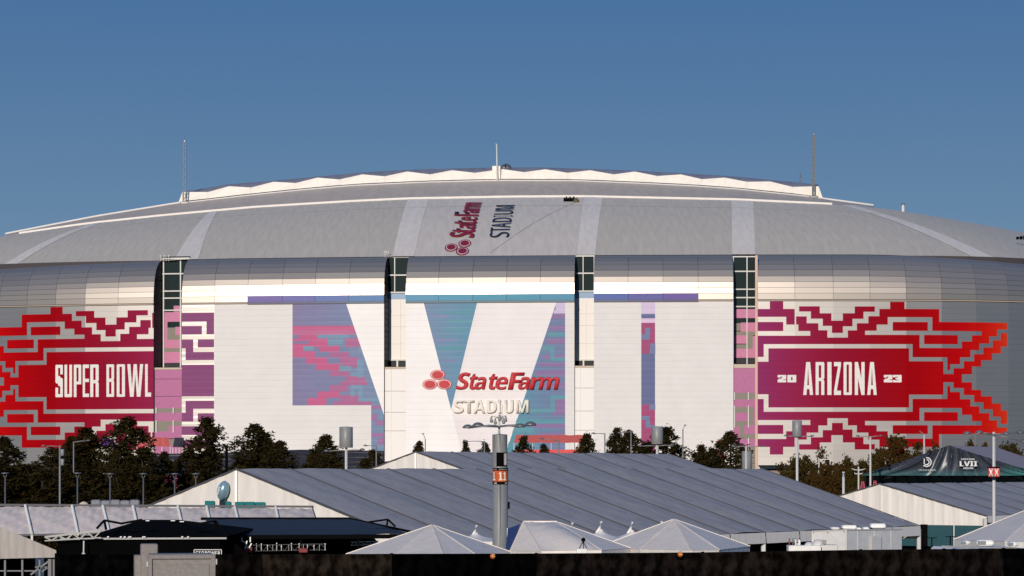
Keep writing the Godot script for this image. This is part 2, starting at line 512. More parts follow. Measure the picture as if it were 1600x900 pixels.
func print_v() -> Print:
	var p := Print.new(633, 899, 462, 735, 7.0)
	p.film_rough = 0.42
	var white := rgb(245, 239, 234)
	p.rect(633, 469, 899, 735, white, 0.6)
	p.stops = [[633, rgb(120, 128, 158)], [700, rgb(96, 134, 162)], [760, rgb(72, 136, 158)], [800, rgb(70, 136, 154)], [845, rgb(92, 122, 154)], [883, rgb(106, 114, 152)]]
	p.poly([Vector2(661.6, 469), Vector2(746, 469), Vector2(704.8, 639)], null)
	var teal := rgb(78, 138, 152)
	for r in [[690, 484, 736, 488], [700, 498, 740, 503], [682, 540, 722, 545], [694, 512, 730, 516]]:
		p.rect(r[0], r[1], r[2], r[3], teal)
	for r in [[672, 490, 700, 494], [681, 528, 715, 532], [690, 560, 718, 564]]:
		p.rect(r[0], r[1], r[2], r[3], rgb(114, 124, 162))
	p.poly([Vector2(704.8, 639), Vector2(746, 469), Vector2(870.2, 469), Vector2(786, 720), Vector2(780, 735), Vector2(728, 735)], rgb(233, 224, 222), 0.6)
	p.poly([Vector2(870.2, 469), Vector2(883, 469), Vector2(883, 735), Vector2(781, 735)], null)
	var vio := rgb(128, 100, 146)
	for r in [[860, 490, 883, 497], [858, 508, 883, 515], [852, 528, 883, 536], [846, 554, 883, 560], [840, 566, 883, 572], [836, 578, 883, 586], [850, 598, 883, 605], [862, 622, 883, 648], [830, 662, 883, 668], [842, 676, 883, 684]]:
		p.rect(r[0], r[1], r[2], r[3], vio)
	for r in [[856, 519, 883, 525], [847, 540, 866, 546], [860, 546, 866, 562], [860, 558, 883, 563], [860, 617, 883, 623], [860, 617, 867, 640], [820, 638, 867, 644], [806, 654, 883, 661], [800, 668, 834, 676], [792, 690, 840, 697]]:
		p.rect(r[0], r[1], r[2], r[3], teal)
	for r in [[868, 470, 883, 484], [865, 484, 883, 489]]:
		p.rect(r[0], r[1], r[2], r[3], rgb(196, 178, 206))
	p.rect(883, 469, 899, 735, PALE, 0.6)
	# the film stops at the arms of the V: draw their right edge over it again
	p.poly([Vector2(862.8, 491), Vector2(870.2, 469), Vector2(750, 469), Vector2(710, 640), Vector2(790, 706)], rgb(236, 228, 225), 0.6)
	return p

func print_ii() -> Print:
	var p := Print.new(927, 1147, 462, 735, 7.0)
	p.film_rough = 0.42
	p.rect(927, 469, 1147, 735, PALE, 0.6)
	p.stops = [[1002, rgb(88, 98, 138)], [1024, rgb(92, 96, 138)]]
	p.film(1002, 469, 1023.5, 735)
	for r in [[469, 490, rgb(205, 186, 212)], [497, 504, rgb(214, 186, 210)]]:
		p.rect(1002, r[0], 1023.5, r[1], r[2])
	var pink := rgb(154, 58, 106)
	p.rect(1002, 504, 1023.5, 552, pink); p.rect(1002, 632, 1023.5, 735, pink)
	for r in [[1008, 512, 1016, 522], [1002, 522, 1015, 530], [1016, 536, 1024, 546], [1015, 544, 1024, 552], [1015, 632, 1024, 640], [1003, 650, 1015, 656], [1009, 656, 1016, 666], [1009, 664, 1024, 668]]:
		p.rect(r[0], r[1], r[2], r[3], rgb(104, 116, 152))
	return p

# ---------- the stadium ----------
const RW := 700.0      # radius of the front wall in plan
const XC := 58.0       # where it comes nearest
const ZN := 450.0
const BELT := 39.7
const FOOT := 10.7
const TOPS := [39.85, 40.94, 41.95, 42.96, 43.97, 45.09, 46.1, 46.85, 47.5, 47.95]
const INS := [0.0, 0.03, 0.11, 0.26, 0.5, 0.92, 1.5, 2.15, 3.05, 3.7]
const BAYS := [[-260, -210, -160, -110, -60, -12, 35.8, 83.5, 133, 184.5, 240], [284, 335, 387, 441, 492, 545, 600], [634, 685, 738, 791, 844, 897.5], [928, 981.5, 1036, 1091, 1146], [1184, 1242, 1302, 1359.5, 1416, 1472, 1527, 1578, 1629, 1680, 1731, 1782, 1833]]
const L2 := [Vector2(-260, 422), Vector2(-100, 391), Vector2(0, 369.5), Vector2(38, 364), Vector2(135, 350), Vector2(256, 337), Vector2(400, 324), Vector2(550, 315), Vector2(637, 311), Vector2(800, 308), Vector2(912, 307.5), Vector2(1150, 312.5), Vector2(1290, 319), Vector2(1364, 323), Vector2(1411, 330), Vector2(1501, 345), Vector2(1600, 363), Vector2(1700, 384), Vector2(1800, 410)]
const L4 := [Vector2(8, 366), Vector2(80, 352), Vector2(153, 338), Vector2(279, 317.5), Vector2(295, 316), Vector2(400, 304), Vector2(475, 296.5), Vector2(550, 290), Vector2(660, 285), Vector2(775, 282), Vector2(900, 282.5), Vector2(987, 286), Vector2(1080, 290.5), Vector2(1150, 295.5), Vector2(1271, 308), Vector2(1286, 311), Vector2(1365, 321.5)]
const SKYLINE := [Vector2(285, 300), Vector2(358, 288), Vector2(400, 285), Vector2(575, 269), Vector2(650, 265), Vector2(769, 262), Vector2(850, 262), Vector2(950, 265), Vector2(1050, 270), Vector2(1150, 276), Vector2(1281, 289)]
const PEAKS := [Vector2(285, 300), Vector2(325, 300), Vector2(358, 291), Vector2(392, 293), Vector2(427.5, 284), Vector2(462, 286), Vector2(496, 277.5), Vector2(530, 280.5), Vector2(566, 272.5), Vector2(601, 275.5), Vector2(636, 268), Vector2(672, 272.5), Vector2(706, 266), Vector2(742, 270), Vector2(785, 264.3), Vector2(819, 269), Vector2(852, 264.5), Vector2(887, 270), Vector2(922, 266), Vector2(959, 272.5), Vector2(992, 268), Vector2(1027, 275), Vector2(1064, 272.5), Vector2(1097, 280), Vector2(1132, 277.5), Vector2(1167, 284), Vector2(1203, 283.5), Vector2(1238, 292), Vector2(1279, 291)]
const ROOFMAP := [Vector2(-260, -150), Vector2(-40, 146), Vector2(-12, 160), Vector2(262, 328.5), Vector2(300, 340), Vector2(608, 637.5), Vector2(642.5, 671), Vector2(900, 913), Vector2(929, 942), Vector2(1146, 1143), Vector2(1183, 1177), Vector2(1544, 1316), Vector2(1589, 1334), Vector2(1629, 1420), Vector2(1680, 1510), Vector2(1731, 1600), Vector2(1782, 1700), Vector2(1833, 1790)]

var stadium: Node3D
var wall := []      # per bay: [plan points, vertex normals, facet normals, columns]
var eaves := []     # [nominal column, top point of the wall] along the whole front

func front_z(x: float) -> float:
	return ZN + RW - sqrt(RW * RW - (x - XC) * (x - XC))

func plan(px: float) -> Vector2:
	var x := (px - 800.0) / F * ZN
	for i in 8: x = (px - 800.0) / F * front_z(x)
	return Vector2(x, -front_z(x))

func squash(x: float) -> float:
	# the wall's cap gets lower towards both ends
	if x < -55.0: return 1.0 - 0.13 * clampf((-55.0 - x) / 42.0, 0, 1.6)
	if x > 66.0: return 1.0 - 0.13 * clampf((x - 66.0) / 26.0, 0, 1.2)
	return 1.0

func ref_y(y: float) -> float:
	return EYE + (HZ - y) * ZN / F

func on_wall(b: int, i: int, h: float, inset: float) -> Vector3:
	var q: Vector2 = wall[b][0][i] - wall[b][1][i] * inset
	return Vector3(q.x, h, q.y)

func cap(b: int, i: int, k: int) -> Vector3:
	var f := squash(wall[b][0][i].x)
	return on_wall(b, i, BELT + (TOPS[k] - BELT) * f, INS[k])

func plan_walls() -> void:
	for b in BAYS.size():
		var pts := []
		var heading := 0.0
		for i in BAYS[b].size():
			if b == 4 and i > 4:
				heading = deg_to_rad([4.5, 10.0, 17.0, 26.0, 37.0, 49.0, 61.0, 73.0][i - 5])
				pts.append(pts[-1] + Vector2(cos(heading), -sin(heading)) * 6.35)
			else:
				pts.append(plan(BAYS[b][i]))
		if b == 0:
			# the far left end turns away more sharply
			for i in range(7, -1, -1):
				var a := deg_to_rad([50.0, 42.0, 35.0, 29.0, 24.0, 20.0, 17.0, 14.0][i])
				pts[i] = pts[i + 1] + Vector2(-cos(a), -sin(a)) * 5.75
		var fn := []
		for i in pts.size() - 1:
			var d: Vector2 = (pts[i + 1] - pts[i]).normalized()
			fn.append(Vector2(-d.y, d.x))
		var vn := [fn[0]]
		for i in range(1, fn.size()): vn.append((fn[i - 1] + fn[i]).normalized())
		vn.append(fn[-1])
		wall.append([pts, vn, fn, BAYS[b]])
		for i in pts.size():
			eaves.append([BAYS[b][i], pts[i].x, cap(b, i, 9)])

func eave(px: float) -> Vector3:
	for i in eaves.size() - 1:
		if px <= eaves[i + 1][0]:
			var t: float = (px - eaves[i][0]) / (eaves[i + 1][0] - eaves[i][0])
			return (eaves[i][2] as Vector3).lerp(eaves[i + 1][2], t)
	return eaves[-1][2]

func crest_z(px: float) -> float:
	var x := (px - 800.0) / F * 505.0
	return front_z(clampf(x, -130, 70)) + 54.0 + (0.02 * (x - 60) * (x - 60) if x > 60 else 0.0)

func roof_pt(px: float, t: float) -> Vector3:
	var q := yat(ROOFMAP, px)
	var e := eave(px) + Vector3(0, 0.12, -0.4)
	var top := P(q, yat(L2, q), crest_z(q))
	return e.lerp(top, t) + Vector3(0, 0.9 * sin(PI * t), 0)

func high_pt(px: float) -> Vector3:
	return P(px, yat(L4, px), crest_z(px) + 24.0)

func panel(st: SurfaceTool, a: Vector3, b: Vector3, c: Vector3, d: Vector3, gap: float, thick: float) -> void:
	var m := (a + b + c + d) * 0.25
	var n := (b - a).cross(d - a).normalized()
	if n.z < 0 and absf(n.z) > 0.05: n = -n
	var e := []
	for p in [a, b, c, d]:
		var to: Vector3 = (m - p)
		var across := (b - a).normalized() * signf(to.dot(b - a)) * gap
		var down := (d - a).normalized() * signf(to.dot(d - a)) * gap
		e.append(p + across + down)
	quad(st, e[0], e[1], e[2], e[3])
	for i in 4:
		var j := (i + 1) % 4
		quad(st, e[i], e[i] - n * thick, e[j] - n * thick, e[j])

func band_tone(px: float) -> Color:
	var stops := [[387, rgb(128, 108, 166)], [470, rgb(118, 116, 170)], [560, rgb(104, 134, 178)], [680, rgb(98, 158, 184)], [790, rgb(84, 152, 172)], [870, rgb(90, 148, 176)], [940, rgb(92, 112, 168)], [1087, rgb(116, 92, 156)]]
	for i in stops.size() - 1:
		if px <= stops[i + 1][0]: return stops[i][1].lerp(stops[i + 1][1], (px - stops[i][0]) / float(stops[i + 1][0] - stops[i][0]))
	return stops[-1][1]

func build_walls() -> void:
	var prints := [print_left(), print_l(), print_v(), print_ii(), print_right()]
	var names := ["red stepped mural film with two tall white words", "mural film with a purple stepped edge and a giant white letter L", "mural film with a giant white V over teal and purple film", "white mural film with two giant white bars and a pink and blue strip", "red stepped mural film with white ARIZONA lettering between 20 and 23"]
	for b in BAYS.size():
		var bay := sub("wall_bay", stadium)
		bay.set_meta("label", names[b])
		var m: ORMMaterial3D = prints[b].material(noise_tex(0.98, 0.02))
		var w: Array = wall[b]
		var pr: Print = prints[b]
		var back := begin()
		for i in w[2].size():
			var st := begin()
			var ua: float = (w[3][i] if b > 0 else yat(LEFT_X, w[3][i]))
			var ub: float = (w[3][i + 1] if b > 0 else yat(LEFT_X, w[3][i + 1]))
			var out := Vector3(w[2][i].x, 0, w[2][i].y)
			for r in 28:
				var ya := 470.6 + r * 9.36
				var yb := minf(ya + 9.36, 732.4)
				var lean := rng.randf_range(-0.007, 0.007) + (0.022 if b in [1, 2, 3] else 0.036)
				var g := 0.01
				var a := on_wall(b, i, ref_y(ya) - g, lean)
				var e := on_wall(b, i + 1, ref_y(ya) - g, lean)
				var c := on_wall(b, i + 1, ref_y(yb), 0.0)
				var d := on_wall(b, i, ref_y(yb), 0.0)
				var va := (ya - pr.y0) / pr.h
				var vb := (yb - pr.y0) / pr.h
				if b in [1, 2, 3]:
					# stretched film bellies out a little between the joints
					var vm := lerpf(va, vb, 0.35)
					var puff := out * rng.randf_range(0.003, 0.014)
					var ma := a.lerp(d, 0.35) + puff
					var me := e.lerp(c, 0.35) + puff
					quad(st, a, e, me, ma, Vector2((ua - pr.x0) / pr.w, va), Vector2((ub - pr.x0) / pr.w, vm))
					quad(st, ma, me, c, d, Vector2((ua - pr.x0) / pr.w, vm), Vector2((ub - pr.x0) / pr.w, vb))
				else:
					quad(st, a, e, c, d, Vector2((ua - pr.x0) / pr.w, va), Vector2((ub - pr.x0) / pr.w, vb))
				var up := Vector3(0, g, 0)
				quad(st, a + up - out * 0.05, e + up - out * 0.05, e, a, Vector2((ua - pr.x0) / pr.w, va), Vector2((ub - pr.x0) / pr.w, va + 0.001))
			put("mural_column", st, m, bay)
			quad(back, on_wall(b, i, 47.9, 4.2), on_wall(b, i + 1, 47.9, 4.2), on_wall(b, i + 1, BELT, 0.5), on_wall(b, i, BELT, 0.5))
			quad(back, on_wall(b, i, BELT, 0.4), on_wall(b, i + 1, BELT, 0.4), on_wall(b, i + 1, 0.0, 0.4), on_wall(b, i, 0.0, 0.4))
			# metal panels above the belt, one by one
			for k in 9:
				if k == 8:
					var lip := begin()
					quad(lip, cap(b, i, 9), cap(b, i + 1, 9), cap(b, i + 1, 8), cap(b, i, 8))
					quad(lip, cap(b, i, 9) + Vector3(0, -0.9, -1.2), cap(b, i + 1, 9) + Vector3(0, -0.9, -1.2), cap(b, i + 1, 9), cap(b, i, 9))
					put("wall_lip", lip, M.metal[0], bay)
					continue
				var sp := begin()
				panel(sp, cap(b, i, k + 1), cap(b, i + 1, k + 1), cap(b, i + 1, k), cap(b, i, k), 0.025, 0.1)
				var px: float = (w[3][i] + w[3][i + 1]) * 0.5
				var pm: Material = M.metal[rng.randi() % 4]
				if k == 0 and px > 387 and px < 1095:
					pm = mat(band_tone(px).darkened(0.03), 0.5)
					pm.metallic_specular = 0.25
				put("metal_panel", sp, pm, bay)
			var bs := begin()
			var bx: float = (w[3][i] + w[3][i + 1]) * 0.5
			var coloured := bx > 387 and bx < 1095
			for q in [[BELT + (0.14 if coloured else 0.06), BELT - (0.24 if coloured else 0.1)]]:
				var tl := on_wall(b, i, q[0], -0.26)
				var tr := on_wall(b, i + 1, q[0], -0.26)
				var br := on_wall(b, i + 1, q[1], -0.26)
				var bl := on_wall(b, i, q[1], -0.26)
				var ins := 0.3
				quad(bs, tl, tr, br, bl)
				quad(bs, on_wall(b, i, q[0], ins), on_wall(b, i + 1, q[0], ins), tr, tl)
				quad(bs, bl, br, on_wall(b, i + 1, q[1], ins), on_wall(b, i, q[1], ins))
			put("belt_course", bs, mat(band_tone(bx).darkened(0.4), 0.45) if coloured else M.belt, bay)
		put("wall_backing", back, M.backing, bay)

func slot_pt(s: int, u: float, h: float, deep: float) -> Vector3:
	# s: slot after bay s; u 0..1 across; deep: metres behind the chord
	var a: Vector2 = wall[s][0][-1]
	var b: Vector2 = wall[s + 1][0][0]
	var n: Vector2 = (wall[s][2][-1] + wall[s + 1][2][0]).normalized()
	var q := a.lerp(b, u) - n * deep
	return Vector3(q.x, h, q.y)

func slab(st: SurfaceTool, s: int, u0: float, u1: float, ya: float, yb: float, deep: float, thick: float) -> void:
	# a plate in a slot between photo rows ya and yb, with its face `deep` metres in
	var d := wall[s][0][-1].y as float
	var h := func(y: float) -> float: return EYE + (HZ - y) * (-d + deep) / F
	var p := []
	for q in [[u0, ya], [u1, ya], [u1, yb], [u0, yb]]: p.append(slot_pt(s, q[0], h.call(q[1]), deep))
	var r := []
	for q in [[u0, ya], [u1, ya], [u1, yb], [u0, yb]]: r.append(slot_pt(s, q[0], h.call(q[1]), deep + thick))
	quad(st, p[0], p[1], p[2], p[3])
	quad(st, r[0], r[1], p[1], p[0]); quad(st, p[3], p[2], r[2], r[3]); quad(st, r[0], p[0], p[3], r[3]); quad(st, p[1], r[1], r[2], p[2])

func build_slots() -> void:
	var deep := [5.0, 5.0, 4.6, 4.2]
	var inks := {"g": M.glass, "p": M.pink, "q": M.pink_low, "k": M.slot_grey, "w": M.slot_white, "d": M.dark_slot, "b": mat(rgb(112, 146, 178), 0.4), "l": M.ledge}
	# per slot: [left, right, top row, bottom row, what] in shares of the back wall's width
	var lists := [
		[["g", 0, 1, 401, 497], ["p", 0.42, 1, 478, 497], ["p", 0, 1, 488, 503], ["g", 0.2, 1, 503, 512], ["k", 0.2, 0.48, 512, 531], ["p", 0, 0.2, 503, 531], ["p", 0.48, 1, 511, 523.5], ["k", 0.48, 1, 523.5, 531], ["p", 0, 1, 531, 544], ["k", 0, 1, 544, 550], ["p", 0, 1, 550, 567], ["d", 0.06, 1, 567, 574]],
		[["g", 0, 1, 402, 457], ["b", 0, 1, 457, 468], ["w", 0, 1, 468, 563], ["d", 0.1, 1, 563, 573]],
		[["g", 0, 1, 402, 455], ["b", 0, 1, 455, 466], ["w", 0, 1, 466, 561], ["d", 0.1, 1, 561, 571]],
		[["g", 0, 1, 400, 483], ["p", 0, 1, 483, 497], ["g", 0.1, 1, 497, 505], ["p", 0, 0.1, 497, 516], ["k", 0.1, 0.36, 505, 517], ["p", 0.36, 1, 504, 518], ["k", 0, 1, 518, 524], ["p", 0, 0.62, 524, 537], ["k", 0.62, 0.86, 524, 538], ["p", 0.86, 1, 525, 545], ["k", 0, 0.86, 538, 545], ["p", 0, 1, 545, 559], ["d", 0.04, 1, 559, 568]]]
	var lower := [
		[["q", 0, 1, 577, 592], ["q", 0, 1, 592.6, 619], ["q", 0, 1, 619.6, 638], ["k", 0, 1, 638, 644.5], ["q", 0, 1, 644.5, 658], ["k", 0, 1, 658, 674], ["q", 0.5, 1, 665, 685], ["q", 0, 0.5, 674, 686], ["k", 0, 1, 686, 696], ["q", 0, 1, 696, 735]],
		[["w", 0, 1, 576, 611], ["w", 0, 1, 611.5, 644], ["w", 0, 1, 644.5, 673], ["w", 0, 1, 673.5, 735]],
		[["w", 0, 1, 574, 606], ["w", 0, 1, 606.5, 642], ["w", 0, 1, 642.5, 672], ["w", 0, 1, 672.5, 735]],
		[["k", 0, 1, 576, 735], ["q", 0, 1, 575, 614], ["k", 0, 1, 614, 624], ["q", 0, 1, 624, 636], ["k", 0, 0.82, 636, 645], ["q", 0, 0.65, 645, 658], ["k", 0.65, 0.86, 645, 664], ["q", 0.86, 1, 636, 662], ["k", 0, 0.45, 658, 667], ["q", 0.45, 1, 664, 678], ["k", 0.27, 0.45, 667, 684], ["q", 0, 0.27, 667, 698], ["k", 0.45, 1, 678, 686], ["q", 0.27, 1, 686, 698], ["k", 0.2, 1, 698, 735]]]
	var bars_v := [[0.07, 0.68], [0.3, 0.97], [0.4, 0.97], [0.05, 0.62]]
	var bars_h := [[404, 428, 455, 466, 485], [402, 430, 457], [400, 427, 455], [401, 424, 452, 465, 479]]
	for s in 4:
		var slot := sub("window_slot", stadium)
		var d: float = deep[s]
		# side walls: ribbed metal, shade put into its dark colour, shaped like the wall's cap
		for side in 2:
			var b: int = s if side == 0 else s + 1
			var i: int = wall[b][0].size() - 1 if side == 0 else 0
			var n: Vector2 = wall[b][2][-1 if side == 0 else 0]
			var inward := -Vector3(n.x, 0, n.y) * (d + 0.3)
			var line := [on_wall(b, i, FOOT, 0.0)]
			for k in 10: line.append(cap(b, i, k))
			var st := begin()
			for k in line.size() - 1:
				var a: Vector3 = line[k]
				var c: Vector3 = line[k + 1]
				var rear := Vector3(line[0].x, 0, line[0].z) + inward
				quad(st, Vector3(rear.x, c.y, rear.z), c, a, Vector3(rear.x, a.y, rear.z))
			put("side_wall", st, M.dark_slot, slot)
			var ribs := begin()
			for k in 34:
				var y := FOOT + 0.6 + k * 1.06
				var o := on_wall(b, i, y, INS[mini(9, maxi(0, k - 27))] + 0.1)
				var sgn := 1.0 if side == 0 else -1.0
				var t := Vector3(-n.y, 0, n.x) * -sgn
				box(ribs, o + inward * 0.46 + t * -0.05, Vector3(0.1, 0.3, d * 0.84), Basis(Vector3(n.y, 0, -n.x), Vector3.UP, Vector3(n.x, 0, n.y)))
			put("side_rib", ribs, M.dark_slot, slot)
		for q in lists[s]:
			var st := begin()
			slab(st, s, q[1], q[2], q[3], q[4], d - (0.0 if q[0] == "g" else 0.06 + 0.012 * lists[s].find(q)), 0.3)
			put("window" if q[0] in "gd" else "slot_panel", st, inks[q[0]], slot)
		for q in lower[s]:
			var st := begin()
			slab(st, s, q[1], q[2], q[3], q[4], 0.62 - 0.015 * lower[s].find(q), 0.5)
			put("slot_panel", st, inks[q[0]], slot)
		var marks := []
		for u in bars_v[s]:
			marks.append([s, u - 0.022, u + 0.022, bars_h[s][0], 574 if s in [0, 3] else bars_h[s][-1], d - 0.34, 0.3])
		for y in bars_h[s]:
			marks.append([s, 0.0, 1.0, y - 1.0, y + 1.0, d - 0.32, 0.26])
		if s in [0, 3]:
			for u in bars_v[s]:
				for q in ([[613, 625], [634, 668], [684, 735]] if s == 3 else [[637, 646], [657, 676]]): marks.append([s, u - 0.02, u + 0.02, q[0], q[1], 0.3, 0.1])
		else:
			marks.append([s, 0.0, 1.0, 561, 563.5, d - 0.3, 0.25])
			marks.append([s, 0.38, 0.46, 561, 573, d - 0.34, 0.25])
		for q in marks:
			var fr := begin()
			slab(fr, q[0], q[1], q[2], q[3], q[4], q[5], q[6])
			put("mullion", fr, M.white_frame, slot)
		var lg := begin()
		slab(lg, s, 0.0, 1.0, [574.5, 573.5, 571.5, 569][s], [577.5, 576.5, 574.5, 575][s], 0.5, d - 0.5)
		put("ledge", lg, M.ledge, slot)
		if s == 3:
			var tf := begin()
			slab(tf, s, 0.9, 1.0, 399, 735, 0.3, 0.4)
			put("window_jamb", tf, M.tan_frame, slot)
		if s in [1, 2]:
			var jt := begin()
			for y in ([492, 510, 537] if s == 1 else [490, 508, 536]): slab(jt, s, 0, 1, y, y + 0.5, d - 0.16, 0.05)
			slab(jt, s, 0.55, 0.565, 469, 562, d - 0.16, 0.05)
			slab(jt, s, 0.3, 0.312, 576, 735, 0.52, 0.05)
			put("panel_joint", jt, M.joint, slot)

func strip_sheet(called: String, a: float, b: float, m: Material, nu: int, lift := 0.0) -> void:
	var st := begin(true)
	var g := []
	for j in 9:
		var row := []
		for i in nu + 1: row.append(roof_pt(lerpf(a, b, float(i) / nu), j / 8.0) + Vector3(0, lift, 0))
		g.append(row)
	for j in 8:
		for i in nu:
			quad(st, g[j + 1][i], g[j + 1][i + 1], g[j][i + 1], g[j][i])
	put(called, st, m, stadium)

func build_roof() -> void:
	var cuts := [-260, -40, -12, 262, 300, 608, 642.5, 900, 929, 1146, 1183, 1544, 1589, 1833]
	for k in cuts.size() - 1:
		var is_strip := k % 2 == 1
		strip_sheet("skylight_strip" if is_strip else "roof_membrane", cuts[k], cuts[k + 1], M.roof_strip if is_strip else M.roof_mid if k == 6 else M.roof, 2 if is_strip else 10, 0.05 if is_strip else 0.0)
	# raised kerb along the crest, and the cable above it
	var kerb := begin()
	var last := Vector3.ZERO
	for k in 43:
		var px := lerpf(30, 1300, k / 42.0)
		var p := P(px, yat(L2, px), crest_z(px))
		if k > 0:
			quad(kerb, last + Vector3(0, 0.32, 0.2), p + Vector3(0, 0.32, 0.2), p + Vector3(0, -0.35, 0.5), last + Vector3(0, -0.35, 0.5))
			quad(kerb, last + Vector3(0, 0.32, -0.6), p + Vector3(0, 0.32, -0.6), p + Vector3(0, 0.32, 0.2), last + Vector3(0, 0.32, 0.2))
		last = p
	put("crest_kerb", kerb, M.cream, stadium)
	for t in [0.78]:
		var cable := begin()
		var pts := []
		for k in 60: pts.append(roof_pt(lerpf(-200, 1600, k / 59.0), t) + Vector3(0, 0.1, 0))
		tube(cable, pts, 0.04, -1, 4, false)
		put("roof_cable", cable, M.cable, stadium)
	for q in [[762, 0.03, 888, 0.86]]:
		var cable := begin()
		var pts := []
		for k in 13: pts.append(roof_pt(lerpf(q[0], q[2], k / 12.0), lerpf(q[1], q[3], k / 12.0)) + Vector3(0, 0.08, 0))
		tube(cable, pts, 0.03, -1, 4, false)
		put("roof_cable", cable, M.cable, stadium)
	# the deck between the crest and the sliding roof
	var deck := begin(true)
	for k in 60:
		var xa := lerpf(8, 1365, k / 60.0)
		var xb := lerpf(8, 1365, (k + 1) / 60.0)
		var lo := [P(xa, yat(L2, xa), crest_z(xa)), P(xb, yat(L2, xb), crest_z(xb))]
		var hi := [high_pt(xa), high_pt(xb)]
		quad(deck, hi[0], hi[1], lo[1], lo[0])
	put("upper_deck", deck, M.roof_high, stadium)
	for seg in [[8, 281, 26], [1284, 1365, 10]]:
		var fascia := begin()
		for k in seg[2]:
			var xa := lerpf(seg[0], seg[1], float(k) / seg[2])
			var xb := lerpf(seg[0], seg[1], (k + 1.0) / seg[2])
			var a := high_pt(xa)
			var b := high_pt(xb)
			quad(fascia, a + Vector3(0, 0.35, -0.3), b + Vector3(0, 0.35, -0.3), b + Vector3(0, -0.35, 0.3), a + Vector3(0, -0.35, 0.3))
			quad(fascia, a + Vector3(0, 0.35, -1), b + Vector3(0, 0.35, -1), b + Vector3(0, 0.35, -0.3), a + Vector3(0, 0.35, -0.3))
		put("edge_fascia", fascia, M.cream, stadium)
	# sliding roof: folded white truss panels with a dark gap below, and the vault behind
	var lip := begin()
	var gap := begin()
	for k in 44:
		var xa := lerpf(290, 1282, k / 44.0)
		var xb := lerpf(290, 1282, (k + 1) / 44.0)
		var a := high_pt(xa)
		var b := high_pt(xb)
		quad(lip, a + Vector3(0, 0.16, 0.2), b + Vector3(0, 0.16, 0.2), b + Vector3(0, -0.14, 0.5), a + Vector3(0, -0.14, 0.5))
		quad(lip, a + Vector3(0, 0.16, -0.6), b + Vector3(0, 0.16, -0.6), b + Vector3(0, 0.16, 0.2), a + Vector3(0, 0.16, 0.2))
		quad(gap, a + Vector3(0, 0.8, -0.9), b + Vector3(0, 0.8, -0.9), b + Vector3(0, 0.1, -0.9), a + Vector3(0, 0.1, -0.9))
	put("track_lip", lip, M.cream, stadium)
	put("track_gap", gap, M.black, stadium)
	for k in range(0, PEAKS.size() - 1, 2):
		var a: Vector2 = PEAKS[k]
		var c: Vector2 = PEAKS[k + 1]
		var e: Vector2 = PEAKS[mini(k + 2, PEAKS.size() - 1)]
		var st := begin()
		for pr in [[a, c], [c, e]]:
			if pr[0] == pr[1]: continue
			var z := func(x: float) -> float: return crest_z(x) + 24.6
			var tl := P(pr[0].x + 0.06, pr[0].y, z.call(pr[0].x) + 0.5)
			var tr := P(pr[1].x - 0.06, pr[1].y, z.call(pr[1].x) + 0.5)
			var br := P(pr[1].x - 0.06, yat(L4, pr[1].x) - 2.6, z.call(pr[1].x))
			var bl := P(pr[0].x + 0.06, yat(L4, pr[0].x) - 2.6, z.call(pr[0].x))
			plate(st, [tl, tr, br, bl], Vector3(0, 0, -0.5))
		put("truss_panel", st, M.cream, stadium)
	var ends := begin()
	for q in [[[285, 300], [285, 316], [279, 316.5]], [[1279, 291], [1286, 310.5], [1279, 309]]]:
		var pts := []
		for e in q: pts.append(P(e[0], e[1], crest_z(e[0]) + 24.4))
		plate(ends, pts, Vector3(0, 0, -3))
	put("truss_end", ends, M.cream, stadium)
	var vault := begin(true)
	for k in PEAKS.size() - 1:
		var a: Vector2 = PEAKS[k]
		var b: Vector2 = PEAKS[k + 1]
		var za := crest_z(a.x) + 25.4
		var zb := crest_z(b.x) + 25.4
		var ta := P(a.x, yat(SKYLINE, a.x) - 0.3, za + 9)
		var tb := P(b.x, yat(SKYLINE, b.x) - 0.3, zb + 9)
		quad(vault, ta, tb, P(b.x, b.y + 0.2, zb), P(a.x, a.y + 0.2, za))
		quad(vault, ta + Vector3(0, -9, -80), tb + Vector3(0, -9, -80), tb, ta)
	put("sliding_roof", vault, M.roof_top, stadium)
	# the far side, closed down to the ground
	var rear := begin(true)
	var rim := []
	for k in 24: rim.append(roof_pt(lerpf(-260, 1833, k / 23.0), 1.0))
	for k in 23:
		var a: Vector3 = rim[k]
		var b: Vector3 = rim[k + 1]
		var fa := Vector3(clampf(a.x, -110, 96) * 0.9, 46, -700)
		var fb := Vector3(clampf(b.x, -110, 96) * 0.9, 46, -700)
		quad(rear, fa, fb, b + Vector3(0, -0.8, -0.8), a + Vector3(0, -0.8, -0.8))
		quad(rear, fb, fa, Vector3(fa.x, 0, -704), Vector3(fb.x, 0, -704))
	for q in [[wall[0][0][0], Vector2(-99, -700), eave(-260), rim[0]], [Vector2(86.4, -700), wall[4][0][-1], eave(1833), rim[23]]]:
		var far_left := q[0] as Vector2
		var far_right := q[1] as Vector2
		quad(rear, Vector3(far_left.x, 46, far_left.y), Vector3(far_right.x, 46, far_right.y), Vector3(far_right.x, 0, far_right.y), Vector3(far_left.x, 0, far_left.y))
		var near: Vector2 = far_left if far_left.y > far_right.y else far_right
		var far: Vector2 = far_right if far_left.y > far_right.y else far_left
		quad(rear, q[3], Vector3(far.x, 46, far.y), Vector3(near.x, 46, near.y), q[2])
	put("rear_wall", rear, M.roof_top, stadium)
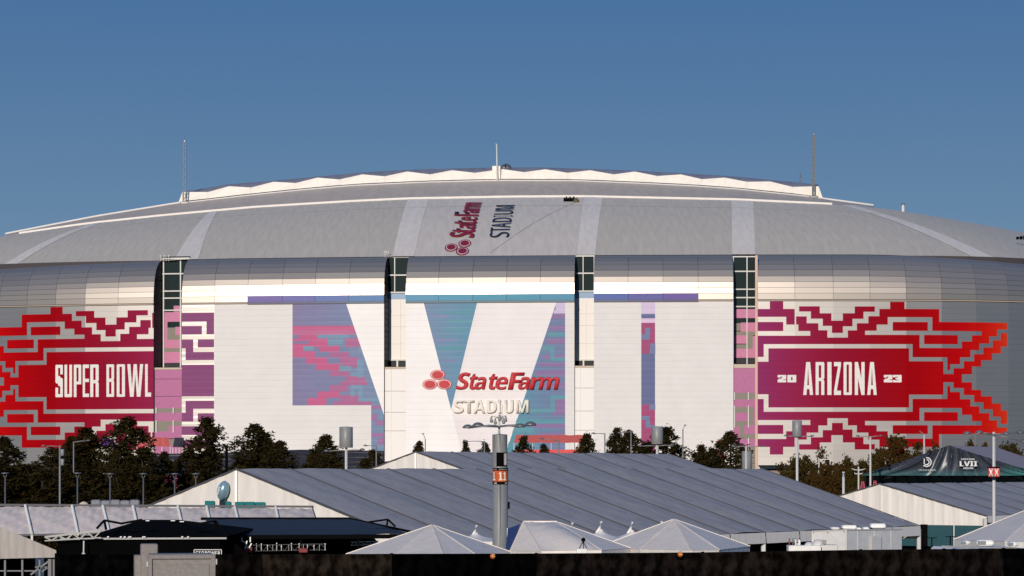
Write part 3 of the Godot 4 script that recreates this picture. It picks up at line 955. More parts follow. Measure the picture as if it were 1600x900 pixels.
	# podium the walls stand on
	for b in BAYS.size():
		var pod := begin()
		var led := begin()
		for i in wall[b][2].size():
			quad(led, on_wall(b, i, FOOT, -0.0), on_wall(b, i + 1, FOOT, -0.0), on_wall(b, i + 1, FOOT, -3.0), on_wall(b, i, FOOT, -3.0))
			quad(pod, on_wall(b, i, FOOT - 1.1, -3.0), on_wall(b, i + 1, FOOT - 1.1, -3.0), on_wall(b, i + 1, 0.0, -3.0), on_wall(b, i, 0.0, -3.0))
		put("podium_ledge", led, M.ledge, stadium)
		put("podium_wall", pod, mat(rgb(84, 66, 58), 0.8), stadium)

func build_marks() -> void:
	# painted lettering on the roof, each letter laid on the slope
	var lay := func(st: SurfaceTool, text: String, font: Font, px: float, t0: float, t1: float, left: float, tall: float, slant: float) -> void:
		var a := roof_pt(px, t0)
		var along := (roof_pt(px, t1) - a)
		var x := along.normalized()
		var n := x.cross(roof_pt(px - 12, (t0 + t1) * 0.5) - roof_pt(px, (t0 + t1) * 0.5)).normalized()
		lettering(st, text, font, Transform3D(Basis(x, n.cross(x), n), a + n.cross(x) * left + n * 0.22), tall, along.length(), 0.02, slant)
	var red := mat(rgb(150, 24, 44), 0.6)
	var navy := mat(rgb(36, 40, 56), 0.6)
	var words := [["S", 0.235, 0.315], ["t", 0.31, 0.375], ["a", 0.38, 0.455], ["t", 0.455, 0.52], ["e", 0.53, 0.6], ["F", 0.625, 0.705], ["a", 0.69, 0.765], ["r", 0.775, 0.825], ["m", 0.83, 0.955]]
	for w in words:
		var st := begin()
		var cap_: bool = w[0] in "SF"
		lay.call(st, w[0], bold, 730.0, 0.02 + w[1] * 0.87, 0.02 + w[2] * 0.87, -0.3, 4.7 if cap_ else 4.3 if w[0] == "t" else 3.2, 0.25)
		put("roof_letter", st, red, stadium)
	for w in [["S", 0.24, 0.32], ["T", 0.33, 0.4], ["A", 0.4, 0.485], ["D", 0.505, 0.585], ["I", 0.61, 0.63], ["U", 0.66, 0.745], ["M", 0.77, 0.875]]:
		var st := begin()
		lay.call(st, w[0], plain_font, 788, 0.02 + w[1] * 0.87, 0.02 + w[2] * 0.87, 0.0, 3.6, 0.0)
		put("roof_letter", st, navy, stadium)
	for o in [[698.5, 0.105], [717.5, 0.055], [719, 0.155]]:
		for ring in [[1.0, red, 0.1], [0.8, M.white_paint, 0.13], [0.68, red, 0.16]]:
			var a := roof_pt(o[0], o[1])
			var x := (roof_pt(o[0], o[1] + 0.03) - a).normalized()
			var n := x.cross(Vector3.LEFT).normalized()
			var y := n.cross(x)
			var st := begin()
			var pts := []
			for k in 24: pts.append(a + n * ring[2] + x * cos(TAU * k / 24.0) * 2.7 * ring[0] - y * sin(TAU * k / 24.0) * 1.18 * ring[0])
			plate(st, pts, -n * 0.05)
			put("roof_logo", st, ring[1], stadium)

func build_sign() -> void:
	# raised letters on the middle wall bay
	var s := thing("stadium_sign", "raised red slanted letters with three red ovals on the white V wall", "sign", P(790, 608, 450))
	var face := func(px: float) -> float: return front_z((px - 800) / F * 452.0) - 0.12
	var turn := Basis(Vector3.UP, deg_to_rad(-5.0))
	for w in [["S", 712, 730, 26.5], ["t", 730.5, 742, 24], ["a", 740.5, 757, 19.5], ["t", 760.5, 773, 24], ["e", 772.5, 791, 19.5], ["F", 793.5, 814, 26.5], ["a", 808.5, 825.5, 19.5], ["r", 827, 842, 19.5], ["m", 841.5, 871, 19.5]]:
		for q in [[0.0, M.sign_red, 0.16], [0.28, M.sign_edge, 0.0]]:
			var st := begin()
			var o := P(w[1] - q[0], 608.5 + q[0], face.call(w[1]) - q[2])
			lettering(st, w[0], bold, Transform3D(turn, o), (w[3] + 2 * q[0]) * 0.1125, (w[2] - w[1] + 2 * q[0]) * 0.1125, 0.14, 0.22)
			put("letter", st, q[1], s)
	for c in [[683.8, 585.6], [671.6, 600.6], [694.4, 600.4]]:
		for ring in [[1.0, M.sign_red, 0.0], [0.86, M.white_paint, 0.14], [0.78, M.sign_red, 0.28]]:
			var st := begin()
			var o := P(c[0], c[1], face.call(c[0]) - ring[2] * 0.6)
			var pts := []
			for k in 28: pts.append(o + turn * Vector3(cos(TAU * k / 28.0) * 1.32 * ring[0], -sin(TAU * k / 28.0) * 0.9 * ring[0], 0))
			plate(st, pts, turn * Vector3(0, 0, -0.3))
			put("oval", st, ring[1], s)
	var t := thing("stadium_sign", "raised cream STADIUM letters under the red slanted letters on the wall", "sign", P(770, 645, 450))
	for w in [["S", 708.5, 724, 20.5], ["T", 724.5, 741, 20.5], ["A", 740, 758, 20.5], ["D", 761, 776, 20.5], ["I", 778.8, 782.4, 20.5], ["U", 788, 802, 20.5], ["M", 806, 826, 20.5]]:
		var st := begin()
		lettering(st, w[0], bold, Transform3D(turn, P(w[1], 645.2, face.call(w[1]) - 0.3)), w[3] * 0.1125, (w[2] - w[1]) * 0.1125, 0.3, 0.0)
		put("letter", st, M.sign_cream, t)

func build_roof_gear() -> void:
	# masts and small gear standing on the roof
	for q in [[288.5, 317, 212, "tall grey lattice mast on the roof at the left end of the white truss"], [1271, 308, 201, "tall grey lattice mast on the roof at the right end of the white truss"]]:
		var d := crest_z(q[0]) + 23.0
		var base := P(q[0], q[1] + 1.5, d)
		var tip := P(q[0], q[2], d)
		var o := thing("roof_mast", q[3], "mast", base, "lattice masts at the ends of the truss")
		var st := begin()
		var hgt := tip.y - base.y
		for c in [[-1, -1], [1, -1], [1, 1], [-1, 1]]: bar(st, base + Vector3(c[0] * 0.24, 0, c[1] * 0.24), base + Vector3(c[0] * 0.2, hgt * 0.9, c[1] * 0.2), 0.11)
		put("mast_leg", st, M.mast, o)
		var lace := begin()
		for k in 16:
			var y0 := hgt * 0.9 * k / 16.0
			var y1 := hgt * 0.9 * (k + 1) / 16.0
			var sg := 1.0 if k % 2 else -1.0
			bar(lace, base + Vector3(-0.22 * sg, y0, 0.22), base + Vector3(0.22 * sg, y1, 0.22), 0.08)
			bar(lace, base + Vector3(-0.22 * sg, y0, -0.22), base + Vector3(0.22 * sg, y1, -0.22), 0.08)
		put("lacing", lace, M.mast, o)
		var rod := begin()
		tube(rod, [base + Vector3(0, hgt * 0.9, 0), tip], 0.07, 0.04, 6)
		cbox(rod, base + Vector3(0, hgt * 0.92, 0), Vector3(0.34, 0.5, 0.34), 0.05)
		put("lightning_rod", rod, M.steel, o)
		var ft := begin()
		cbox(ft, base + Vector3(0, 0.2, 0), Vector3(1.6, 0.5, 1.4), 0.06)
		put("base_plate", ft, M.steel, o)
	var dm := crest_z(776) + 23.4
	var m := thing("weather_mast", "thin white pole with a bent tip on the roof crown before a white box", "mast", P(777, 285, dm))
	var mp := begin()
	tube(mp, [P(777, 286, dm), P(776.4, 250, dm), P(776, 226, dm), P(774.4, 224.6, dm)], 0.17, 0.11, 8)
	put("pole", mp, M.white_frame, m)
	var bb := begin()
	cbox(bb, P(775.5, 270, dm + 1.2), Vector3(1.7, 2.75, 1.2), 0.06)
	put("equipment_box", bb, M.cream, m)
	var dome := thing("roof_dome", "small dark dome on the roof crown beside the white box", "dome", P(790, 263, dm + 10))
	var ds := begin(true)
	lathe(ds, P(790.5, 262.6, dm + 9), [Vector2(1.15, 0), Vector2(1.05, 0.4), Vector2(0.7, 0.75), Vector2(0.0, 0.9)], 16)
	put("shell", ds, mat(rgb(84, 88, 96), 0.5), dome)
	var dr := begin()
	lathe(dr, P(790.5, 264.4, dm + 9), [Vector2(1.3, 0), Vector2(1.3, 0.3), Vector2(1.1, 0.34)], 16)
	put("rim", dr, M.steel, dome)
	var v1 := thing("roof_vent", "short white vent post on the right roof slope against the sky", "vent", P(1411, 331, crest_z(1411)))
	var vs := begin()
	tube(vs, [P(1411, 332, crest_z(1411)), P(1411, 319.5, crest_z(1411))], 0.3, -1, 10)
	put("stack", vs, M.white_frame, v1)
	var vc := begin()
	lathe(vc, P(1411, 320.5, crest_z(1411)), [Vector2(0.42, 0), Vector2(0.42, 0.22), Vector2(0.0, 0.5)], 10)
	put("cowl", vc, M.steel, v1)
	var v2 := thing("roof_aerial", "thin twin aerial on the roof behind the right end of the truss", "aerial", P(1251, 288, crest_z(1251) + 40))
	var va := begin()
	for dx in [-0.7, 0.5]: tube(va, [P(1251 + dx * 2, 290, crest_z(1251) + 40), P(1251 + dx, 272 + dx * 3, crest_z(1251) + 40)], 0.07, -1, 5)
	bar(va, P(1249, 280, crest_z(1251) + 40), P(1253, 280, crest_z(1251) + 40), 0.08)
	put("rod", va, M.steel, v2)
	# bundle of rigging gear near the crest
	var g := thing("rigging_gear", "row of dark bags and one tan hump lying below the roof crest", "equipment", roof_pt(880, 0.9))
	for k in 6:
		var st := begin(true)
		var c := roof_pt(868.5 + k * 3.1, 0.88) + Vector3(0, 0.25, 0)
		lathe(st, c, [Vector2(0.0, -0.3), Vector2(0.19, -0.2), Vector2(0.2, 0.25), Vector2(0.12, 0.5 + 0.2 * (k % 2)), Vector2(0, 0.62 + 0.2 * (k % 2))], 8)
		put("bag", st, M.black, g)
	var hump := begin(true)
	lathe(hump, roof_pt(888, 0.87) + Vector3(0, 0, 0), [Vector2(0.62, -0.1), Vector2(0.58, 0.3), Vector2(0.3, 0.75), Vector2(0, 0.85)], 10)
	put("hump", hump, mat(rgb(96, 84, 52), 0.8), g)
	for q in [[247, "small rack of aerials at the roof edge above the leftmost window slot"], [598, "small rack of aerials at the roof edge above the second window slot"]]:
		var o := thing("aerial_rack", q[1], "aerials", eave(q[0]))
		var st := begin()
		var b := eave(q[0]) + Vector3(0, 0, -0.3)
		var wide := 0.75 if q[0] < 300 else 0.35
		bar(st, b + Vector3(-wide, 0.5, 0), b + Vector3(wide, 0.5, 0), 0.05)
		for k in 4: bar(st, b + Vector3(lerpf(-wide, wide, k / 3.0), 0, 0), b + Vector3(lerpf(-wide, wide, k / 3.0), 1.0 + 0.25 * (k % 2), 0), 0.06)
		put("frame", st, M.steel, o)
		var st2 := begin()
		for k in 3: cbox(st2, b + Vector3(lerpf(-wide, wide, k / 2.0), 0.95, 0.1), Vector3(0.16, 0.3, 0.12), 0.02)
		put("aerial", st2, M.white_frame, o)
	var e := thing("roof_winch", "dark winch gear on the roof at the far right edge of the picture", "equipment", roof_pt(1690, 0.45))
	for k in 3:
		var st := begin()
		cbox(st, P(1590 + k * 5.5, 372 - k * 0.4, 486), Vector3(0.5, 0.5 + 0.12 * k, 0.6), 0.06)
		put("drum", st, M.black, e)

# ---------- ground ----------
func ground_y(d: float) -> float:
	return yat([Vector2(-400, 8.3), Vector2(12, 8.3), Vector2(38, 6.7), Vector2(54, 6.6), Vector2(76, 4.3), Vector2(118, 3.6), Vector2(140, 1.2), Vector2(170, 0.2), Vector2(4000, 0.0)], d)

func build_ground() -> void:
	var st := begin(true)
	var rows := [-400, -100, 0, 12, 38, 54, 65, 76, 118, 140, 170, 260, 420, 700, 1500, 3500]
	for j in rows.size() - 1:
		for i in 16:
			var xa := -3200 + i * 400.0
			var xb := xa + 400.0
			var a: float = rows[j]
			var b: float = rows[j + 1]
			quad(st, Vector3(xa, ground_y(b), -b), Vector3(xb, ground_y(b), -b), Vector3(xb, ground_y(a), -a), Vector3(xa, ground_y(a), -a))
	tag(put("ground", st, mat(rgb(120, 108, 94), 0.95, 0.0, 0.75, Vector3(0.02, 0.02, 0.02))), "tan dry ground of the lots in front of the stadium", "ground", "", "structure")

# ---------- tents ----------
func clearspan(label: String, group: String, apex: Vector3, along: Vector2, length: float, bays: int, w: float, rise: float, eave_h: float, floor_y: float, open_front: bool) -> Node3D:
	# long white tent: ridge from `apex` along plan direction `along` (x, z); the front slope faces right and near
	var t := thing("event_tent", label, "tent", Vector3(apex.x, floor_y, apex.z), group)
	var r := Vector3(along.x, 0, along.y)
	var f := Vector3(-along.y, 0, along.x)   # towards the front eave
	if f.z < 0: f = -f
	var eave_y := apex.y - rise
	for side in [1.0, -1.0]:
		for k in bays:
			var s0 := length * k / bays
			var s1 := length * (k + 1) / bays
			var a := apex + r * s0
			var b := apex + r * s1
			var drop: Vector3 = f * side * w - Vector3(0, rise, 0)
			var st := begin(true)
			var sag := rng.randf_range(0.05, 0.12)
			var ph := rng.randf() * 6.0
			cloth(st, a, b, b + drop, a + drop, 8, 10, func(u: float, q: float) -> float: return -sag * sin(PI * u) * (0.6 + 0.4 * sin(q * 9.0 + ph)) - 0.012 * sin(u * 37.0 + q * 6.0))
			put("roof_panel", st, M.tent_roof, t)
			var vl := begin()
			var o: Vector3 = f * side * 0.06
			var va := a + drop + o
			var vb := b + drop + o
			var gap := r * 0.06
			quad(vl, va + gap, vb - gap, vb - gap - Vector3(0, eave_h, 0) + o, va + gap - Vector3(0, eave_h, 0) + o)
			quad(vl, va + gap - o * 0.9, vb - gap - o * 0.9, vb - gap, va + gap)
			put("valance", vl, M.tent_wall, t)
		for k in bays + 1:
			var a := apex + r * (length * k / bays)
			var rib := begin()
			bar(rib, a + Vector3(0, 0.03, 0), a + f * side * w - Vector3(0, rise - 0.03, 0), 0.075, 0.07)
			put("seam_rib", rib, M.seam, t)
			if side > 0 or k == 0 or k == bays:
				var leg := begin()
				var e: Vector3 = a + f * side * (w - 0.12) - Vector3(0, rise + 0.2, 0)
				cbox(leg, Vector3(e.x, (e.y + floor_y) * 0.5, e.z), Vector3(0.34, e.y - floor_y, 0.34), 0.04)
				put("leg", leg, M.alu, t)
	# gable ends: hanging cloth with upright folds
	for endk in 2:
		var a := apex + r * (length * endk) + r * (0.04 if endk == 0 else -0.04)
		for side in [1.0, -1.0]:
			var st := begin(true)
			var o: Vector3 = a + f * side * w - Vector3(0, rise, 0)
			var foot := Vector3(0, eave_h + 0.25, 0)
			cloth(st, a, o, o - foot, Vector3(a.x, o.y - foot.y, a.z), 60, 6, func(u: float, q: float) -> float: return 0.035 * sin(u * 57.0 + 1.2 * sin(u * 13.0)) * (1.0 - 0.5 * q) + 0.02 * sin(u * 131.0))
			put("gable_cloth", st, M.tent_wall, t)
		var post := begin()
		var n := r * (-0.1 if endk == 0 else 0.1)
		bar(post, a + n - Vector3(0, 0.1, 0), Vector3(a.x, eave_y - eave_h, a.z) + n, 0.14)
		put("gable_post", post, M.alu, t)
		var edge := begin()
		for side in [1.0, -1.0]:
			bar(edge, a + n, a + n + f * side * w - Vector3(0, rise, 0), 0.07)
		put("gable_rafter", edge, M.seam, t)
	# walls below the eaves: black sheet for the shade inside the front, cloth behind
	var wall_back := begin()
	var rr := apex + Vector3(0, -rise - 0.3, 0)
	var bk := rr - f * (w - 0.3)
	quad(wall_back, bk + r * length, bk, Vector3(bk.x, floor_y, bk.z), Vector3((bk + r * length).x, floor_y, (bk + r * length).z))
	put("rear_cloth", wall_back, M.tent_wall, t)
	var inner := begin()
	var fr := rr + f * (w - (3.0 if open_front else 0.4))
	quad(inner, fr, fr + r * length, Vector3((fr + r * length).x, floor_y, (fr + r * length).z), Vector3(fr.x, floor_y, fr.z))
	put("inner_shade", inner, M.black_cloth, t)  # black sheet standing for the dark behind the open eave
	return t

func frame_tent(label: String, ridge: Array, ring: Array, valance: float, floor_y: float, m: Material) -> Node3D:
	# small peaked tent: every edge of the eave ring rises to the nearest end of the ridge
	var c: Vector3 = (ridge[0] + ridge[-1]) * 0.5
	var t := thing("peaked_tent", label, "tent", Vector3(c.x, floor_y, c.z), "small peaked tents behind the fence")
	var near := func(p: Vector3) -> Vector3:
		return ridge[0] if p.distance_to(ridge[0]) <= p.distance_to(ridge[-1]) else ridge[-1]
	for i in ring.size():
		var a: Vector3 = ring[i]
		var b: Vector3 = ring[(i + 1) % ring.size()]
		var ta: Vector3 = near.call(a)
		var tb: Vector3 = near.call(b)
		var st := begin(true)
		var ph := rng.randf() * 5.0
		cloth(st, ta, tb, b, a, 14, 14, func(u: float, q: float) -> float: return -(0.14 + 0.3 * q) * sin(PI * u) * sin(PI * q) - 0.03 * sin(q * 19.0 + u * 5.0 + ph) * sin(PI * u) * (1.0 - q) - 0.014 * sin(u * 31.0 + q * 9.0) * sin(PI * u) * (1.0 - q))
		put("canopy_panel", st, m, t)
		var vs := begin(true)
		var n := (b - a).cross(Vector3.UP).normalized() * 0.03
		cloth(vs, a, b, b - Vector3(0, valance, 0), a - Vector3(0, valance, 0), 16, 2, func(u: float, q: float) -> float: return 0.02 + 0.025 * q * sin(u * 40.0))
		put("valance", vs, M.tent_wall, t)
		var hip := begin()
		bar(hip, ta + Vector3(0, 0.0, 0), a + Vector3(0, 0.01, 0), 0.035)
		put("hip_seam", hip, m, t)
		var leg := begin()
		var inn := a.lerp(c, 0.03)
		tube(leg, [Vector3(inn.x, floor_y, inn.z), Vector3(inn.x, a.y - 0.05, inn.z)], 0.05, -1, 8)
		put("leg", leg, M.alu, t)
	if ridge[0] != ridge[-1]:
		var rs := begin()
		bar(rs, ridge[0], ridge[-1], 0.06)
		put("ridge_seam", rs, m, t)
	return t

func high_peak(label: String, px: float, py: float, d: float, half: float, flag_y: float, eave_y: float) -> void:
	var top := P(px, py, d)
	var base := P(px, eave_y, d)
	var t := thing("high_peak_tent", label, "tent", Vector3(top.x, ground_y(d), top.z), "white high peak tents with flags")
	var st := begin(true)
	for k in 8:
		for j in 8:
			var q := func(a: float, u: float) -> Vector3:
				var sq := half / maxf(absf(cos(a)), absf(sin(a)))
				var rad := lerpf(0.1, sq, pow(u, 1.5))
				return Vector3(top.x + cos(a) * rad, lerpf(top.y, base.y, pow(u, 0.72)), top.z + sin(a) * rad)
			var a0 := TAU * k / 8.0
			var a1 := TAU * (k + 1) / 8.0
			quad(st, q.call(a0, j / 8.0), q.call(a1, j / 8.0), q.call(a1, (j + 1) / 8.0), q.call(a0, (j + 1) / 8.0))
	put("canopy", st, M.tent_wall, t)
	var vl := begin()
	for s in [[-1, 1, 1, 1], [1, 1, 1, -1], [1, -1, -1, -1], [-1, -1, -1, 1]]:
		var a := Vector3(top.x + s[0] * half, base.y, top.z + s[1] * half)
		var b := Vector3(top.x + s[2] * half, base.y, top.z + s[3] * half)
		quad(vl, a, b, b - Vector3(0, 0.4, 0), a - Vector3(0, 0.4, 0))
		tube(vl, [Vector3(a.x, ground_y(d), a.z), a], 0.05, -1, 6)
	put("valance", vl, M.tent_wall, t)
	var pole := begin()
	var tip := P(px - 0.5, flag_y, d)
	tube(pole, [top - Vector3(0, 0.1, 0), tip], 0.03, -1, 6)
	put("flag_pole", pole, M.alu, t)
	var fl := begin(true)
	cloth(fl, tip, tip + Vector3(0.12, -0.04, 0.05), tip + Vector3(-0.28, -0.62, 0.1), tip + Vector3(0.05, -0.66, 0), 4, 6, func(u: float, q: float) -> float: return 0.04 * sin(q * 6.0 + u * 3.0))
	put("flag", fl, M.white_paint, t)

func build_tents() -> void:
	var dir := Vector2(0.564, -0.826)
	var t := clearspan("large white event tent whose long ridge fills the middle of the lot", "white clearspan event tents", P(370, 733, 154), dir, 65.4, 13, 14.0, 4.45, 0.75, 0.2, true)
	# trophy and row of teal panels printed on cut-out boards on the near gable
	org = t.position
	var apex := P(370, 733, 154)
	var r := Vector3(dir.x, 0, dir.y)
	var f := Vector3(-dir.y, 0, dir.x)
	var on_gable := func(px: float, y: float, off: float) -> Vector3:
		# point of the gable plane under photo column px, at photo row y
		var k := (px - 800.0) / F
		var o := apex - r * off
		var s: float = (o.x + o.z * k) / -(f.x + f.z * k)
		var p: Vector3 = o + f * s
		return Vector3(p.x, EYE + (HZ - y) * -p.z / F, p.z)
	var teal := mat(rgb(34, 128, 128), 0.5, 0.0, 0.85, Vector3(2, 2, 2))
	for q in [[320, 333.5, 782.5], [351, 359, 783.5], [367, 381, 784], [383, 397, 784], [399, 412.5, 784.5]]:
		var st := begin()
		plate(st, [on_gable.call(q[0], q[2], 0.22), on_gable.call(q[1], q[2], 0.22), on_gable.call(q[1], 804, 0.22), on_gable.call(q[0], 804, 0.22)], r * 0.08)
		put("teal_panel", st, teal, t)
	var ball := begin(true)
	var bc: Vector3 = on_gable.call(348.5, 766.5, 0.35)
	var tilt := Basis(r, 0.0)
	var ax := (f * 0.32 + Vector3.UP).normalized()
	var ay := r.cross(ax).normalized()
	var prof := []
	for k in 13: prof.append(Vector2(pow(sin(PI * k / 12.0), 1.25) * 0.37, -cos(PI * k / 12.0) * 0.62))
	lathe(ball, bc, prof, 18, Basis(ay, ax, r))
	put("silver_ball", ball, mat(rgb(136, 170, 184), 0.3, 0.4), t)
	var lace := begin()
	for k in 5: bar(lace, bc - r * 0.42 + ax * (-0.2 + 0.1 * k) - ay * 0.09, bc - r * 0.42 + ax * (-0.2 + 0.1 * k) + ay * 0.09, 0.03)
	bar(lace, bc - r * 0.42 - ax * 0.28, bc - r * 0.42 + ax * 0.28, 0.03)
	put("ball_lace", lace, M.white_paint, t)
	var stand := begin()
	plate(stand, [on_gable.call(343, 777, 0.3), on_gable.call(350, 777, 0.3), on_gable.call(352, 804, 0.3), on_gable.call(342, 804, 0.3)], r * 0.2)
	put("trophy_stand", stand, mat(rgb(40, 46, 56), 0.4), t)

	clearspan("white event tent with its cream gable peeking over the large tent's ridge", "white clearspan event tents", P(650, 706, 215), dir, 41.4, 8, 12.0, 3.6, 0.75, 0.2, true)
	var c := clearspan("white event tent on the right with a cream gable above glass walls", "white clearspan event tents", P(1375, 756, 215), dir, 50.0, 10, 9.6, 2.6, 0.55, 3.55, false)
	org = c.position
	var ca := P(1375, 756, 215) + Vector3(0, -2.6 - 0.8, 0) + r * 0.1
	var glass := mat(rgb(52, 86, 92), 0.08)
	for k in 7:
		var st := begin()
		var a := ca + f * lerpf(-9.4, 9.4, k / 7.0)
		var b := ca + f * lerpf(-9.4, 9.4, (k + 0.94) / 7.0)
		plate(st, [a, b, Vector3(b.x, 3.6, b.z), Vector3(a.x, 3.6, a.z)], r * 0.06)
		put("glass_pane", st, glass, c)
		var p := begin()
		var e := ca + f * lerpf(-9.4, 9.4, k / 7.0) - r * 0.1
		bar(p, e + Vector3(0, 0.05, 0), Vector3(e.x, 3.6, e.z), 0.5 if k == 5 else 0.1)
		put("glazing_post", p, M.black if k == 5 else M.alu, c)
	var deck := begin()
	box(deck, ca + r * 20 + Vector3(0, -ca.y + 1.7, 0), Vector3(60, 3.3, 34), Basis(f, Vector3.UP, r))
	put("floor_deck", deck, mat(rgb(40, 72, 78), 0.7), c)
	for q in [[1442, 838], [1456, 840], [1485, 838]]:
		var tb := thing("bar_table", "tall dark bar table before the glass wall, %s" % ["leftmost of three", "middle of three", "rightmost of three"][[1442, 1456, 1485].find(q[0])], "table", Vector3(P(q[0], q[1], 202).x, 3.4, -202), "bar tables by the glass tent")
		var st := begin()
		var top := P(q[0], q[1], 202)
		lathe(st, top, [Vector2(0, -0.05), Vector2(0.4, -0.05), Vector2(0.4, 0.0), Vector2(0, 0.0)], 14)
		put("table_top", st, M.black, tb)
		var lg := begin()
		tube(lg, [Vector3(top.x, 3.4, top.z), top - Vector3(0, 0.04, 0)], 0.05, -1, 8)
		lathe(lg, Vector3(top.x, 3.4, top.z), [Vector2(0.3, 0), Vector2(0.3, 0.04), Vector2(0.05, 0.07)], 14)
		put("pedestal", lg, M.black, tb)

	# small peaked tents along the fence
	var ring := func(list: Array) -> Array:
		var out := []
		for q in list: out.append(P(q[0], q[1], q[2]))
		return out
	frame_tent("pale peaked tent left of the grey tower, its four creases meeting in a point", [P(675, 820, 104), P(675, 820, 104)], ring.call([[540, 866, 105], [610, 872, 100], [696, 875, 98], [752, 872, 99.5], [806, 865, 105], [740, 858, 110], [620, 858, 110]]), 0.3, 4.2, M.tent_peak)
	frame_tent("pale hipped tent right of the grey tower with a short level ridge", [P(818, 815, 106), P(870, 815, 106)], ring.call([[797, 861, 104], [846, 861, 101], [940, 859.5, 101], [986, 856.5, 104], [950, 852, 112], [830, 852, 112]]), 0.26, 4.2, M.tent_peak)
	frame_tent("pale pointed tent with a white valance, right of the hipped tent", [P(1053, 811, 106), P(1053, 811, 106)], ring.call([[928, 857, 108], [1000, 858, 103], [1080, 860, 100], [1124, 859, 101], [1172, 853.5, 107], [1110, 848, 113], [990, 848, 113]]), 0.3, 4.2, M.tent_peak)
	frame_tent("pale peaked tent cut off by the right edge of the picture", [P(1642, 781, 112), P(1642, 781, 112)], ring.call([[1490, 843, 112], [1570, 846, 106], [1650, 848, 104], [1730, 846, 106], [1790, 842, 113], [1700, 836, 120], [1570, 836, 120]]), 0.36, 4.2, M.tent_peak)
	for q in [[743.5, 832, 138, 1.7, 820, 845, "white high peak tent with a flag, just left of the grey tower"], [893.5, 830, 140, 1.4, 816, 846, "white flag tip of a high peak tent behind the hipped tent"], [938.5, 827, 138, 2.2, 814, 846, "white high peak tent with a flag, between the hipped and pointed tents"], [987, 828, 140, 2.0, 815, 846, "white high peak tent with a flag, behind the left slope of the pointed tent"], [1033, 828, 142, 1.4, 814, 846, "flag tip of a high peak tent just left of the pointed tent's apex"]]:
		high_peak(q[6], q[0], q[1], q[2], q[3], q[4], q[5])

	# gabled tent at the left edge
	var lt := thing("gabled_tent", "pale gabled tent cut off by the left edge above scaffold legs", "tent", P(30, 890, 100))
	var g0 := P(-40, 806, 98)
	var e0 := P(88, 860, 98)
	var e1 := P(-170, 860, 98)
	var st := begin(true)
	cloth(st, g0, e0, P(88, 871, 98), P(-40, 874, 98), 40, 8, func(u: float, q: float) -> float: return 0.02 * sin(u * 60.0) + 0.012 * sin(u * 143.0))
	cloth(st, e1, g0, P(-40, 874, 98), P(-170, 876, 98), 30, 6, func(u: float, q: float) -> float: return 0.02 * sin(u * 60.0))
	put("gable_cloth", st, mat(rgb(174, 166, 158), 0.7, 0.0, 0.93, Vector3(0.6, 0.1, 0.6)), lt)  # greyer cloth, the shade on this front put into its colour
	var rf := begin()
	var bk := Vector3(-4.5, 0, -4)
	quad(rf, g0 + bk, e0 + bk, e0, g0)
	quad(rf, e1 + bk, g0 + bk, g0, e1)
	put("roof_panel", rf, M.tent_peak, lt)
	var lf := begin()
	for x in [8, 35, 62, 78, 84]:
		bar(lf, P(x, 872, 98.3), P(x, 930, 98.3), 0.07 if x != 78 else 0.13)
	bar(lf, P(48, 898, 98.3), P(80, 874, 98.3), 0.07); bar(lf, P(62, 896, 98.4), P(86, 878, 98.4), 0.05); bar(lf, P(0, 892, 98.4), P(60, 892, 98.4), 0.05); bar(lf, P(55, 886, 98.4), P(84, 886, 98.4), 0.05)
	put("scaffold_leg", lf, M.mast, lt)
	var lb := begin()
	box(lb, P(0, 940, 106), Vector3(4.6, 4.0, 0.3))
	put("dark_backing", lb, M.black_cloth, lt)  # added black board in place of the shade under the tent
	var fl := begin(true)
	cloth(fl, P(108, 884, 96), P(109.5, 884, 96), P(109.5, 906, 96), P(88, 904, 96), 6, 6, func(u: float, q: float) -> float: return 0.02 * sin(q * 8.0))
	put("loose_flap", fl, M.tent_peak, lt)
	var pl := begin()
	box(pl, P(62, 886, 101), Vector3(0.32, 0.7, 0.1))
	put("white_board", pl, M.white_paint, lt)

	build_mesh_canopy()
	build_dark_stage()
	build_pavilion()

